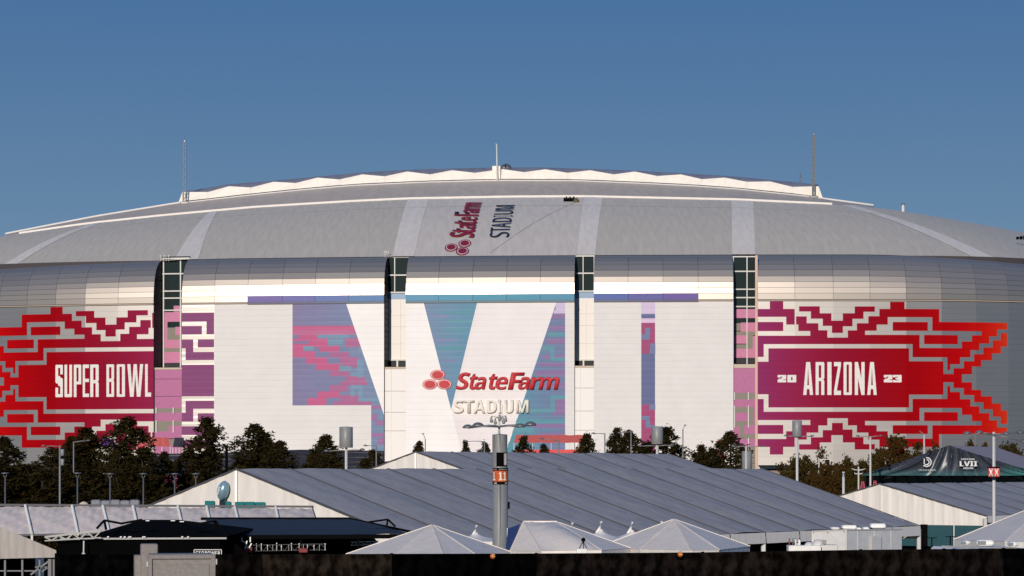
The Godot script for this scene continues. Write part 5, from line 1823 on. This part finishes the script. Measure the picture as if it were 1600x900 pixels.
	tube(ant, [P(784.5, 660, D), P(784.5, 639, D)], 0.02, -1, 6)
	tube(ant, [P(784.5, 639, D), P(785.5, 634, D), P(782, 631, D), P(779.5, 628, D)], 0.018, -1, 6)
	var ringp := []
	for k in 17: ringp.append(P(780.5, 627.5, D) + Vector3(cos(TAU * k / 16.0), sin(TAU * k / 16.0), 0) * 0.09)
	tube(ant, ringp, 0.018, -1, 6, false)
	put("aerial", ant, M.white_frame, t)

	# lamp poles that carry antenna drums
	var g := "lamp poles with grey antenna drums"
	var p1 := pole_thing("drum_pole", "lamp pole with a grey drum in front of the white foot of the L", "lamp pole", 541, 668, 236, 0.12, M.white_frame, g)
	radome(p1, 540.8, 667, 699.5, 10.6, 236)
	arm(p1, 541, 704, 510, 705.5, 236, 0.05, 0.26, M.grey_paint); arm(p1, 541, 704, 566, 703.5, 236, 0.05, 0.26, M.grey_paint)
	var p2 := pole_thing("drum_pole", "lamp pole with a grey drum in front of the pines right of centre", "lamp pole", 1027, 668, 262, 0.14, M.white_frame, g)
	radome(p2, 1026.8, 666.5, 694, 9.2, 262)
	arm(p2, 1027, 697, 1001, 697.5, 262, 0.05, 0.22, M.grey_paint); arm(p2, 1027, 697, 1050, 696, 262, 0.05, 0.26, M.grey_paint)
	var cmr := begin()
	cbox(cmr, P(1032, 706, 261.7), Vector3(0.3, 0.22, 0.22), 0.04)
	put("camera", cmr, M.white_paint, p2)
	var p3 := pole_thing("drum_pole", "lamp pole with a grey drum in front of the purple end of the ARIZONA mural", "lamp pole", 1245.5, 660, 232, 0.11, M.white_frame, g)
	radome(p3, 1245.4, 657, 682.5, 7.6, 232)
	arm(p3, 1245.5, 683.5, 1228, 681.5, 232, 0.05, 0.2, M.grey_paint); arm(p3, 1245.5, 683.5, 1269, 682, 232, 0.05, 0.2, M.grey_paint)
	var p4 := pole_thing("drum_pole", "lamp pole with two pale drums among the left pines", "lamp pole", 93.5, 696, 258, 0.09, M.grey_paint, g)
	radome(p4, 97.5, 702, 712, 2.9, 257); radome(p4, 97.5, 717, 727, 2.9, 257)
	arm(p4, 93.5, 698, 68, 697.5, 258, 0.04, 0.24, M.grey_paint)
	var p6 := pole_thing("drum_pole", "lamp pole with a broad pale drum at the foot of the pink window slot", "lamp pole", 1166, 697, 262, 0.1, M.white_frame, g)
	radome(p6, 1167, 705, 736, 8.0, 262.6)
	arm(p6, 1166, 698, 1147, 698, 262, 0.04, 0.24, M.grey_paint); arm(p6, 1166, 699, 1192, 698, 262, 0.04, 0.2, M.grey_paint)
	# other lamp poles
	g = "thin lamp poles in the lots"
	var two := pole_thing("lamp_pole", "thin pole with two small heads in front of the ARIZONA mural's lower steps", "lamp pole", 1360, 682, 250, 0.09, M.white_frame, g)
	arm(two, 1360, 683, 1340, 682, 250, 0.04, 0.2, M.grey_paint); arm(two, 1360, 683, 1376, 681.5, 250, 0.04, 0.2, M.grey_paint)
	var four := pole_thing("lamp_pole", "tall pole with four domed heads and a red and white square sign, far right", "lamp pole", 1553, 675, 170, 0.1, M.white_frame, g)
	for q in [[1511, 678], [1530, 676.5], [1572, 678.5], [1594, 676.5], [1600, 691]]: arm(four, 1553, 679, q[0], q[1], 170 + (0.5 if q[0] in [1511, 1594] else -0.4), 0.035, 0.26, M.steel)
	var sb := begin()
	cbox(sb, P(1553, 738, 169.7), Vector3(0.76, 0.62, 0.3), 0.04)
	put("sign_box", sb, mat(rgb(200, 60, 56), 0.5), four)
	var sf := begin()
	for y in [730, 747]: box(sf, P(1553, y, 169.65), Vector3(0.8, 0.07, 0.34))
	put("sign_frame", sf, M.black, four)
	var sx := begin()
	lettering(sx, "X", bold, Transform3D(Basis(), P(1544.6, 744, 169.5)), 0.5, 0.32, 0.03)
	lettering(sx, "X", bold, Transform3D(Basis(), P(1553.4, 744, 169.5)), 0.5, 0.32, 0.03)
	put("sign_mark", sx, M.white_paint, four)
	var q1 := pole_thing("lamp_pole", "thin pole with one short curved head above the largest round tree", "lamp pole", 1444, 679, 280, 0.08, M.white_frame, g)
	arm(q1, 1444, 680, 1438, 675, 280, 0.04, 0.16, M.grey_paint)
	var q2 := pole_thing("lamp_pole", "thin curved lamp on the white wall right of the second grey drum", "lamp pole", 1067, 671, 300, 0.07, M.grey_paint, g)
	arm(q2, 1067, 671, 1070.5, 665, 300, 0.05, 0.17, M.grey_paint)
	var q3 := pole_thing("lamp_pole", "thin curved lamp on the white wall between the L foot and the tower", "lamp pole", 664.5, 686, 300, 0.06, M.grey_paint, g)
	arm(q3, 664.5, 686, 661, 678.5, 300, 0.04, 0.16, M.grey_paint)
	for q in [[757, 690, 728, 690, "single-arm lamp pole just left of the grey tower"], [873, 689, 846, 686, "single-arm lamp pole in front of the red canopy"], [945, 678, 927, 678, "single-arm lamp pole at the right end of the red canopy"], [986, 675, 968, 677, "single-arm lamp pole right of the pointed pine"], [588, 697, 571, 697, "single-arm lamp pole right of the first grey drum"], [115, 691, 138, 689, "lamp pole with a short arm to the right among the left pines"], [354, 697, 347, 698, "dark stub lamp pole at the right of the tall pine by the L"]]:
		var o := pole_thing("lamp_pole", q[4], "lamp pole", q[0], q[1] - 1, 285, 0.07 if q[0] != 354 else 0.16, M.grey_paint if q[0] != 354 else M.black, g)
		arm(o, q[0], q[1], q[2], q[3], 285, 0.045, 0.24, M.grey_paint if q[0] != 354 else M.black)
	# V-topped lamps in front of the left pines
	var where := [[8, 739, "first"], [121, 739, "second"], [172, 740, "third"], [224, 740, "fourth"], [273, 740, "fifth"], [306, 740, "sixth"]]
	for q in where:
		var d := 236.0
		var o := pole_thing("path_lamp", "slim V-topped path lamp under the left pines, %s from the left" % q[2], "lamp", q[0], q[1] + 9, d, 0.06, M.steel, "V-topped path lamps")
		var st3 := begin(true)
		for k in [-1, 1]: tube(st3, [P(q[0], q[1] + 9, d), P(q[0] + k * 3.2, q[1] + 1.5, d)], 0.045, 0.03, 6)
		put("fork", st3, M.steel, o)
		var hd := begin(true)
		lathe(hd, P(q[0], q[1] + 1.2, d), [Vector2(0, 0), Vector2(0.34, 0.0), Vector2(0.4, 0.05), Vector2(0.3, 0.1), Vector2(0, 0.12)], 14)
		put("lamp_disc", hd, M.steel, o)
	# goal-shaped frame and small gull-wing lamp on the right
	var gf := thing("steel_frame", "thin goal-shaped steel frame between the round brown trees", "frame", P(1288, 735, 286))
	var gs := begin()
	for q in [[1279.5, 718, 1279.5, 735], [1297, 717, 1297, 735]]: bar(gs, P(q[0], q[1], 286), P(q[2], 760, 286), 0.1)
	bar(gs, P(1279.5, 734.5, 286), P(1297, 734.5, 286), 0.1); bar(gs, P(1279.5, 718, 286), P(1297, 717.5, 286), 0.08)
	put("tube", gs, M.alu, gf)
	var wl := pole_thing("wing_lamp", "small white lamp with two gull-wing arms left of the dark pavilion", "lamp", 1341.5, 729, 228, 0.07, M.white_frame)
	for k in [-1, 1]:
		var ws := begin(true)
		for y in [733, 739]: tube(ws, [P(1341.5, y + 1.5, 228), P(1341.5 + k * 6, y + 1, 228), P(1341.5 + k * (11 if y < 735 else 6), y - 1, 228)], 0.06, 0.03, 6)
		put("wing", ws, M.white_frame, wl)
	var bl := pole_thing("bollard_post", "thick pale post just left of the right tent's gable", "post", 1318, 737, 224, 0.11, M.white_frame)
	var bc := begin(true)
	lathe(bc, P(1318, 745, 224), [Vector2(0.14, 0), Vector2(0.14, 0.3), Vector2(0.1, 0.34)], 10)
	put("collar", bc, M.steel, bl)

# ---------- canopies, banners, low roofs, trailers, fence ----------
func awning(label: String, x0: float, x1: float, y0: float, y1: float, d: float, m: Material, foot: float) -> Node3D:
	var t := thing("awning", label, "canopy", Vector3(P((x0 + x1) * 0.5, y1, d).x, foot, -d))
	var st := begin(true)
	cloth(st, P(x0 + 3, y0, d + 3), P(x1 - 3, y0, d + 3), P(x1, y1, d), P(x0, y1, d), 24, 8, func(u: float, q: float) -> float: return -0.04 * absf(sin(u * PI * 4.0)) - 0.03 * sin(u * 30.0 + q * 3.0))
	put("cloth", st, m, t)
	for k in 5:
		var ps := begin()
		var p := P(lerpf(x0, x1, k / 4.0), y1, d)
		bar(ps, p, Vector3(p.x, foot, p.z), 0.09)
		put("post", ps, M.white_frame, t)
	return t

func build_lot() -> void:
	var a := awning("long red fabric canopy with white posts at the foot of the V", 803, 919, 680, 692, 372, M.red_cloth, 4)
	var lo := begin(true)
	cloth(lo, P(806, 702.5, 371), P(918, 702.5, 371), P(918, 712, 371), P(806, 712, 371), 20, 3, func(u: float, q: float) -> float: return 0.04 * sin(u * 50.0))
	put("side_cloth", lo, mat(rgb(220, 74, 72), 0.6), a)
	awning("red fabric canopy at the foot of the leftmost window slot", 214, 266, 684, 698, 366, M.red_cloth, 4)
	awning("purple fabric canopy half hidden behind the left pines", 156, 180, 686, 699, 366, mat(rgb(132, 76, 150), 0.6), 4)
	awning("dark grey fabric canopy joined to the red one at the window slot", 270, 290, 684, 699, 365, mat(rgb(70, 62, 66), 0.7), 4)
	# low dark roofs in front of the stadium
	var d := thing("low_building", "low building with a wide dark sloping roof in front of the letter L", "building", P(430, 730, 345))
	var rs := begin(true)
	var line := [[236, 709], [345, 708], [372, 705.5], [470, 702.5], [600, 704.5]]
	for k in 4:
		for j in 6:
			var q := func(i: int, w: float) -> Vector3: return P(line[i][0], line[i][1] + w * 44, 356 - w * 26)
			quad(rs, q.call(k, j / 6.0), q.call(k + 1, j / 6.0), q.call(k + 1, (j + 1) / 6.0), q.call(k, (j + 1) / 6.0))
	put("roof_sheet", rs, mat(rgb(76, 64, 56), 0.8, 0.0, 0.6, Vector3(0.05, 0.3, 0.1), 0.02), d)
	var rw := begin()
	quad(rw, P(236, 752, 330), P(600, 748, 330), P(600, 860, 330), P(236, 860, 330))
	put("front_wall", rw, M.black, d)
	for k in 6:
		var jt := begin()
		var w := (k + 0.5) / 6.0
		bar(jt, P(238, 709 + w * 44 - 0.5, 356 - w * 26), P(598, 704 + w * 44 - 0.5, 356 - w * 26), 0.14)
		put("roof_joint", jt, M.seam, d)
	var lampd := begin(true)
	lamp_head(lampd, P(509, 704, 330), 0.5)
	put("roof_light", lampd, M.white_paint, d)
	# magenta hoarding behind the left pines, tarpaulin heap and pale barrier
	var mg := thing("magenta_hoarding", "magenta hoarding showing between the left pines and the large tent", "hoarding", P(250, 790, 320))
	for k in 4:
		var st := begin()
		plate(st, [P(222 + k * 14, 742, 322), P(235.5 + k * 14, 742, 322), P(235.5 + k * 14, 800, 322), P(222 + k * 14, 800, 322)], Vector3(0, 0, -0.1))
		put("panel", st, mat(rgb(168, 36, 98), 0.6, 0.0, 0.85, Vector3(0.3, 0.3, 0.3)), mg)
	var hp := thing("tarpaulin_heap", "small cream tarpaulin heap behind the mesh canopy's top rail", "heap", P(130, 792, 190))
	var hs := begin(true)
	for k in 20:
		for j in 6:
			var q := func(i: int, w: float) -> Vector3:
				var an := TAU * i / 20.0
				var rad := w * (0.55 + 0.06 * sin(an * 5.0))
				return P(131, 800, 190) + Vector3(cos(an) * rad * 1.15, (1.0 - w * w) * 0.78 + 0.05 * sin(an * 7.0) * w, sin(an) * rad)
			quad(hs, q.call(k, j / 6.0), q.call(k + 1, j / 6.0), q.call(k + 1, (j + 1) / 6.0), q.call(k, (j + 1) / 6.0))
	put("tarpaulin", hs, mat(rgb(206, 190, 168), 0.8), hp)
	var br := thing("pale_barrier", "pale grey wrapped barrier under the left pines, just above the mesh canopy", "barrier", P(180, 800, 210))
	for k in 5:
		var st := begin()
		cbox(st, P(150 + k * 15.2, 789 + (k % 2), 210), Vector3(0.78, 0.85, 0.4), 0.08)
		put("section", st, mat(rgb(140, 142, 150), 0.7, 0.0, 0.8, Vector3(1, 1, 1)), br)
	# red banner
	var bn := thing("red_banner", "narrow red and black upright banner with white sideways lettering by the pines", "banner", Vector3(P(1127, 700, 330).x, 0, -330))
	var bp := begin()
	box(bp, P(1127, 706, 330), Vector3(0.78, 3.2, 0.08))
	put("cloth", bp, mat(rgb(156, 30, 44), 0.6), bn)
	var bb := begin()
	box(bb, P(1127, 700, 329.93), Vector3(0.5, 1.9, 0.06))
	put("dark_field", bb, M.black, bn)
	var bt := begin()
	lettering(bt, "ARIZ", bold, Transform3D(Basis(Vector3(0, -1, 0), Vector3(1, 0, 0), Vector3(0, 0, 1)), P(1124.6, 690.5, 329.8)), 0.38, 1.3, 0.03)
	put("lettering", bt, M.white_paint, bn)
	var bq := begin()
	bar(bq, P(1121.6, 686, 330.1), Vector3(P(1121.6, 686, 330.1).x, 0, -330.1), 0.09)
	put("pole", bq, M.grey_paint, bn)
	# pink step ladders beyond the right tent
	for q in [[1348, 752, "pink A-shaped frame at the left end of the pavilion, left of two"], [1367, 751, "pink A-shaped frame at the left end of the pavilion, right of two"]]:
		var ld := thing("pink_frame", q[2], "frame", P(q[0], q[1] + 12, 240), "pink A-shaped frames")
		var ls := begin()
		for k in [-1, 1]: bar(ls, P(q[0] + k * 3.6, q[1] + 14, 240), P(q[0] + k * 1.2, q[1], 240), 0.07)
		put("rail", ls, mat(rgb(196, 60, 96), 0.5), ld)
		var lr := begin()
		for k in 4: bar(lr, P(q[0] - 1.6 - k * 0.6, q[1] + 3 + k * 3, 240), P(q[0] + 1.6 + k * 0.6, q[1] + 3 + k * 3, 240), 0.06)
		put("rung", lr, mat(rgb(196, 60, 96), 0.5), ld)
	# long low concrete ledge under the right wall
	var lg := thing("concrete_ledge", "pale concrete ledge and dark wall at the foot of the ARIZONA wall", "wall", P(1250, 740, 400))
	var le := begin()
	box(le, P(1262, 738, 396), Vector3(17, 0.5, 3))
	put("coping", le, mat(rgb(150, 128, 112), 0.8), lg)
	var lw := begin()
	box(lw, P(1262, 738, 398) + Vector3(0, -4.4, 0), Vector3(16.8, 8.2, 3))
	put("dark_wall", lw, mat(rgb(60, 50, 46), 0.8), lg)

	# white trailers on the right
	var tr := thing("white_trailer", "large white site trailer with roof air conditioners, right foreground", "trailer", P(1340, 870, 132))
	var tb := Basis(Vector3.UP, deg_to_rad(-14))
	var front := P(1296, 829, 130)
	var st := begin()
	var corner := P(1322, 828, 129)
	var left := P(1269, 830, 131)
	var right := P(1409, 827, 134.0)
	var rearp := left + right - corner
	var drop := Vector3(0, -1.9, 0)
	quad(st, left, corner, corner + drop, left + drop)
	quad(st, corner, right, right + drop, corner + drop)
	quad(st, rearp, right, corner, left)
	quad(st, right, rearp, rearp + drop, right + drop)
	quad(st, rearp, left, left + drop, rearp + drop)
	put("body", st, M.white_paint, tr)
	var trim := begin()
	bar(trim, left, corner, 0.06); bar(trim, corner, right, 0.06); bar(trim, corner, corner + drop, 0.06); bar(trim, left, left + drop, 0.05)
	put("edge_trim", trim, M.white_frame, tr)
	var wn := begin()
	box(wn, left.lerp(corner, 0.48) + Vector3(0.02, -0.1, 0.03), Vector3(0.2, 0.03, 0.03))
	for u in [0.04, 0.94]: lathe(wn, left.lerp(corner, u) + Vector3(0, -0.1, 0.04), [Vector2(0.03, 0), Vector2(0.03, 0.04), Vector2(0, 0.05)], 8)
	put("marker_lamp", wn, M.steel, tr)
	var dr := begin()
	var da := corner.lerp(right, 0.45)
	var db := corner.lerp(right, 0.62)
	plate(dr, [da + Vector3(-0.02, -0.33, 0.25), db + Vector3(-0.02, -0.33, 0.25), db + Vector3(-0.02, -1.3, 0.25), da + Vector3(-0.02, -1.3, 0.25)], Vector3(0, 0, -0.05))
	put("open_door", dr, M.white_paint, tr)
	var rv := begin()
	for k in 3: bar(rv, corner.lerp(right, 0.2 + k * 0.3) + Vector3(0, -0.05, 0.02), corner.lerp(right, 0.2 + k * 0.3) + drop + Vector3(0, 0, 0.02), 0.015)
	put("side_rib", rv, M.white_frame, tr)
	for q in [[1326, 823.5, 23, 6.5], [1304, 825.5, 14, 4], [1341, 826, 8, 4], [1352, 825.5, 10, 4.5], [1371, 821.5, 24, 7.5]]:
		var ac := thing("roof_air_conditioner", "white rooftop air conditioner on the white trailer, %s" % ["third from the right and wide", "leftmost and low", "small one right of the wide one", "low rounded one left of the tallest", "rightmost and tallest"][[1326, 1304, 1341, 1352, 1371].find(q[0])], "air conditioner", P(q[0], q[1] + q[3] * 0.5, 134.5), "air conditioners on the trailer roof")
		var s2 := begin()
		cbox(s2, P(q[0], q[1], 134.5), Vector3(q[2] * 0.033, q[3] * 0.033, 0.7), 0.05)
		put("shell", s2, M.white_paint, ac)
		var s3 := begin()
		box(s3, P(q[0], q[1] + q[3] * 0.5 + 0.4, 134.5), Vector3(q[2] * 0.03, 0.06, 0.6))
		put("base", s3, M.black, ac)
	var ct := thing("service_counter", "low white counter unit in front of the white trailer", "counter", P(1268, 866, 124))
	var cs := begin()
	cbox(cs, P(1256, 858.5, 122) + Vector3(0, -0.4, 0), Vector3(1.55, 1.2, 0.9), 0.03)
	put("body", cs, M.white_paint, ct)
	var cs2 := begin()
	cbox(cs2, P(1292, 857.5, 122.4) + Vector3(0, -0.4, 0), Vector3(0.95, 1.2, 0.9), 0.03)
	put("side_body", cs2, M.white_frame, ct)
	for q in [[1233.5, 847.5, 0.1, rgb(120, 60, 64), "dark red"], [1239, 847.5, 0.08, rgb(90, 96, 104), "grey"], [1243.2, 847.5, 0.08, rgb(226, 224, 216), "slim white"], [1249, 847.2, 0.12, rgb(236, 232, 224), "broad white"]]:
		var bo := thing("bottle", "%s bottle standing at the left end of the white counter" % q[4], "bottle", P(q[0], 852, 121.9), "bottles on the counter")
		var bs := begin(true)
		lathe(bs, P(q[0], 852, 121.9), [Vector2(0, 0), Vector2(q[2] * 0.5, 0), Vector2(q[2] * 0.5, 0.2), Vector2(q[2] * 0.22, 0.26), Vector2(q[2] * 0.22, 0.3), Vector2(0, 0.31)], 12)
		put("glass", bs, mat(q[3], 0.4), bo)
		var bcap := begin(true)
		lathe(bcap, P(q[0], 852, 121.9) + Vector3(0, 0.29, 0), [Vector2(q[2] * 0.26, 0), Vector2(q[2] * 0.26, 0.04), Vector2(0, 0.045)], 10)
		put("cap", bcap, M.black, bo)
	var dn := thing("covered_appliance", "rounded pale cover and small grey box on the white counter", "appliance", P(1272, 852, 122))
	var ds := begin(true)
	lathe(ds, P(1264, 852.4, 122), [Vector2(0.22, 0), Vector2(0.2, 0.08), Vector2(0.12, 0.16), Vector2(0, 0.18)], 14)
	lathe(ds, P(1279, 851.6, 122.2), [Vector2(0.32, 0), Vector2(0.3, 0.12), Vector2(0.18, 0.24), Vector2(0, 0.27)], 16)
	put("cover", ds, M.white_frame, dn)
	var dg := begin()
	cbox(dg, P(1287.5, 847, 122), Vector3(0.2, 0.2, 0.2), 0.02)
	put("grey_box", dg, mat(rgb(150, 146, 138), 0.6), dn)
	var vn := thing("white_vehicle", "white vehicle with an air conditioner on its flat roof, lower right", "vehicle", P(1530, 866, 104))
	var vs := begin()
	cbox(vs, P(1530, 855, 103) + Vector3(0, -0.9, 0), Vector3(3.0, 1.8, 3.4), 0.08, Basis(Vector3.UP, deg_to_rad(8)))
	put("body", vs, M.white_paint, vn)
	var vr := begin()
	bar(vr, P(1471, 853.5, 101.3), P(1588, 856.5, 101.2), 0.06)
	put("roof_rail", vr, M.steel, vn)
	for q in [[1538, 847, 27, 9], [1508, 846.5, 14, 6], [1582, 849, 14, 7]]:
		var va := begin()
		cbox(va, P(q[0], q[1] + 1, 103.2), Vector3(q[2] * 0.0257, q[3] * 0.0257, 0.6), 0.06)
		put("roof_unit", va, M.white_paint, vn)
		var vg := begin()
		cbox(vg, P(q[0] - q[2] * 0.15, q[1] + 1, 102.85), Vector3(q[2] * 0.012, q[3] * 0.014, 0.06), 0.01)
		put("vent_grille", vg, M.steel, vn)
	# round black floodlight on a tripod above a white box
	var sp := thing("tripod_light", "round black light on a small tripod standing on a white box", "light", P(909, 862, 98))
	var hs2 := begin(true)
	lathe(hs2, P(911.5, 843.5, 98), [Vector2(0, -0.09), Vector2(0.075, -0.085), Vector2(0.085, 0), Vector2(0.07, 0.08), Vector2(0, 0.09)], 16, Basis(Vector3.RIGHT, PI / 2))
	put("head", hs2, M.black, sp)
	var tp := begin()
	for q in [[905, 857], [912, 857], [917, 857]]: bar(tp, P(911, 846, 98), P(q[0], q[1], 98), 0.03)
	put("tripod", tp, M.black, sp)
	var wb := begin()
	cbox(wb, P(909, 861.5, 98), Vector3(0.4, 0.2, 0.3), 0.02)
	put("white_box", wb, M.white_paint, sp)
	# navy sheet beside the hipped tent
	var nt := thing("navy_sheet", "dark blue sloping sheet between the grey tower and the hipped tent", "tarpaulin", P(806, 866, 108))
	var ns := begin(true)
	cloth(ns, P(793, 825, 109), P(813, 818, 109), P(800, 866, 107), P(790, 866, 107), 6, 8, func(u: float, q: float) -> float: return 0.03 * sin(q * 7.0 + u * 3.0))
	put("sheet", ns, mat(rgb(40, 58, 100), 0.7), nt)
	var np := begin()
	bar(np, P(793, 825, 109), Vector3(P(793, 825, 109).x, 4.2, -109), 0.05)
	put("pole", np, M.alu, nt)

	# screened fence along the bottom
	var fd := 45.0
	var cuts := [88, 235, 410, 612, 838, 1098, 1207, 1345, 1475, 1568, 1720]
	var tones := [rgb(11, 10, 10), rgb(22, 18, 16), rgb(43, 36, 30), rgb(6, 6, 6), rgb(29, 24, 22), rgb(35, 29, 26), rgb(26, 22, 19), rgb(32, 27, 23), rgb(27, 23, 21), rgb(9, 8, 8)]
	var fn := thing("screened_fence", "long chain-link fence hung with black mesh screens along the bottom", "fence", P(800, 960, fd))
	var top := func(x: float) -> float: return yat([Vector2(88, 866), Vector2(345, 867), Vector2(500, 866), Vector2(800, 865.5), Vector2(1100, 863.5), Vector2(1350, 859.5), Vector2(1600, 857)], x)
	for k in cuts.size() - 1:
		var fs := begin(true)
		var x0: float = cuts[k]
		var x1: float = cuts[k + 1]
		cloth(fs, P(x0, top.call(x0), fd), P(x1, top.call(x1), fd), P(x1, 1040, fd), P(x0, 1040, fd), 30, 14, func(u: float, q: float) -> float: return 0.02 * sin(u * 9.0 + k) * sin(q * 4.0) + 0.012 * sin(u * 31.0 + q * 11.0) + 0.04 * q)
		var sm2 := mat(tones[k], 0.95, 0.0, 0.35, Vector3(0.7, 0.45, 0.7), 0.025)
		sm2.metallic_specular = 0.05
		put("mesh_screen", fs, sm2, fn)
		var ps := begin(true)
		tube(ps, [P(x0, 1045, fd + 0.06), P(x0, top.call(x0) - 1.5, fd + 0.06)], 0.03, -1, 8)
		put("post", ps, M.black, fn)
	var fr := begin(true)
	for k in cuts.size() - 1: tube(fr, [P(cuts[k], top.call(cuts[k]) + 0.6, fd + 0.03), P(cuts[k + 1], top.call(cuts[k + 1]) + 0.6, fd + 0.03)], 0.014, -1, 6)
	put("top_rail", fr, M.black, fn)
	for q in [[770, 869, "amber warning lamp on the fence below the grey tower"], [1063, 866, "amber warning lamp on the fence below the pointed tent"]]:
		var al := thing("warning_lamp", q[2], "lamp", P(q[0], q[1], 44.8), "amber lamps on the fence")
		var a1 := begin(true)
		lathe(a1, P(q[0], q[1], 44.85), [Vector2(0, -0.03), Vector2(0.045, -0.025), Vector2(0.05, 0.0), Vector2(0.04, 0.025), Vector2(0, 0.03)], 14, Basis(Vector3.RIGHT, PI / 2))
		put("lens", a1, mat(rgb(196, 104, 38), 0.3), al)
		var a2 := begin()
		for y in [-2, 1]: box(a2, P(q[0] + 1, q[1] + y, 44.8), Vector3(0.05, 0.009, 0.02))
		put("reflector", a2, mat(rgb(240, 190, 120), 0.4), al)
		var a3 := begin()
		cbox(a3, P(q[0] + 0.5, q[1] + 4, 44.88), Vector3(0.07, 0.05, 0.04), 0.008)
		put("battery_case", a3, M.black, al)

	# grey electrical cabinet before the fence
	var cb := thing("electrical_cabinet", "grey steel electrical cabinet with a framed door, lower left foreground", "cabinet", Vector3(P(270, 900, 40).x, ground_y(40), -40))
	var ang := Basis(Vector3.UP, deg_to_rad(10))
	var cc := P(279, 866, 40) + Vector3(0, -0.9, -0.28)
	var grey := mat(rgb(138, 130, 124), 0.5, 0.0, 0.9, Vector3(2, 2, 2))
	var b1 := begin()
	cbox(b1, cc, Vector3(1.02, 1.8, 0.6), 0.02, ang)
	put("body", b1, grey, cb)
	var fz := ang * Vector3(0, 0, 0.3)
	var b2 := begin()
	for q in [[0, 0.86, 1.04, 0.07], [-0.49, 0, 0.07, 1.8], [0.49, 0, 0.07, 1.8]]:
		cbox(b2, cc + ang * Vector3(q[0], q[1], 0.31), Vector3(q[2], q[3], 0.05), 0.01, ang)
	put("door_frame", b2, grey, cb)
	var b3 := begin()
	cbox(b3, cc + ang * Vector3(0, -0.06, 0.305), Vector3(0.86, 1.6, 0.02), 0.006, ang)
	put("door", b3, grey, cb)
	var b4 := begin()
	cbox(b4, P(228, 853, 40.4) + Vector3(0, -0.95, -0.35), Vector3(0.27, 1.95, 0.3), 0.015, ang)
	put("side_duct", b4, grey, cb)
	for q in [[-0.53, 0.75], [0.53, 0.78]]:
		var b5 := begin()
		cbox(b5, cc + ang * Vector3(q[0], q[1], 0.3), Vector3(0.05, 0.1, 0.05), 0.01, ang)
		put("lifting_lug", b5, M.alu, cb)
	var b6 := begin()
	cbox(b6, P(217, 868, 40.6) + Vector3(0, -0.9, -0.3), Vector3(0.24, 1.8, 0.4), 0.015, ang)
	put("side_bay", b6, grey, cb)

func _ready() -> void:
	rng.seed = 57
	# camera
	var cam := Camera3D.new()
	cam.name = "camera"
	cam.projection = Camera3D.PROJECTION_FRUSTUM
	cam.near = 1.0
	cam.far = 6000.0
	cam.size = 900.0 / F
	cam.frustum_offset = Vector2(0, 283.0 / F)
	cam.position = Vector3(0, EYE, 0)
	add_child(cam)
	# sky and exposure
	var env := Environment.new()
	var sky := Sky.new()
	var sm := ProceduralSkyMaterial.new()
	sm.sky_top_color = rgb(28, 90, 152)
	sm.sky_horizon_color = rgb(142, 170, 182)
	sm.sky_curve = 0.08
	sm.ground_horizon_color = rgb(112, 104, 96)
	sm.ground_bottom_color = rgb(70, 64, 58)
	sky.sky_material = sm
	env.background_mode = Environment.BG_SKY
	env.sky = sky
	env.tonemap_mode = Environment.TONE_MAPPER_LINEAR
	env.tonemap_exposure = 1.0
	env.ssao_enabled = true
	env.ssil_enabled = true
	env.sdfgi_enabled = true
	var we := WorldEnvironment.new()
	we.name = "environment"
	we.environment = env
	add_child(we)
	# low sun behind the camera, a little to the left
	var sun := DirectionalLight3D.new()
	sun.name = "sun"
	sun.light_energy = 1.06
	sun.light_color = Color(1.0, 0.963, 0.915)
	sun.light_angular_distance = 0.5
	sun.shadow_enabled = true
	sun.sky_mode = DirectionalLight3D.SKY_MODE_LIGHT_ONLY
	var el := deg_to_rad(15.0)
	var az := deg_to_rad(-12.5)
	add_child(sun)
	sun.look_at_from_position(Vector3(sin(az) * cos(el), sin(el), cos(az) * cos(el)) * 100.0, Vector3.ZERO)
	make_materials()
	build_ground()
	stadium = thing("stadium", "huge domed stadium with a metal-panelled curved front wrapped in printed murals", "stadium", Vector3(0, 0, -560))
	plan_walls()
	build_walls()
	build_slots()
	build_roof()
	build_marks()
	build_sign()
	build_roof_gear()
	build_tents()
	build_trees()
	build_poles()
	build_lot()
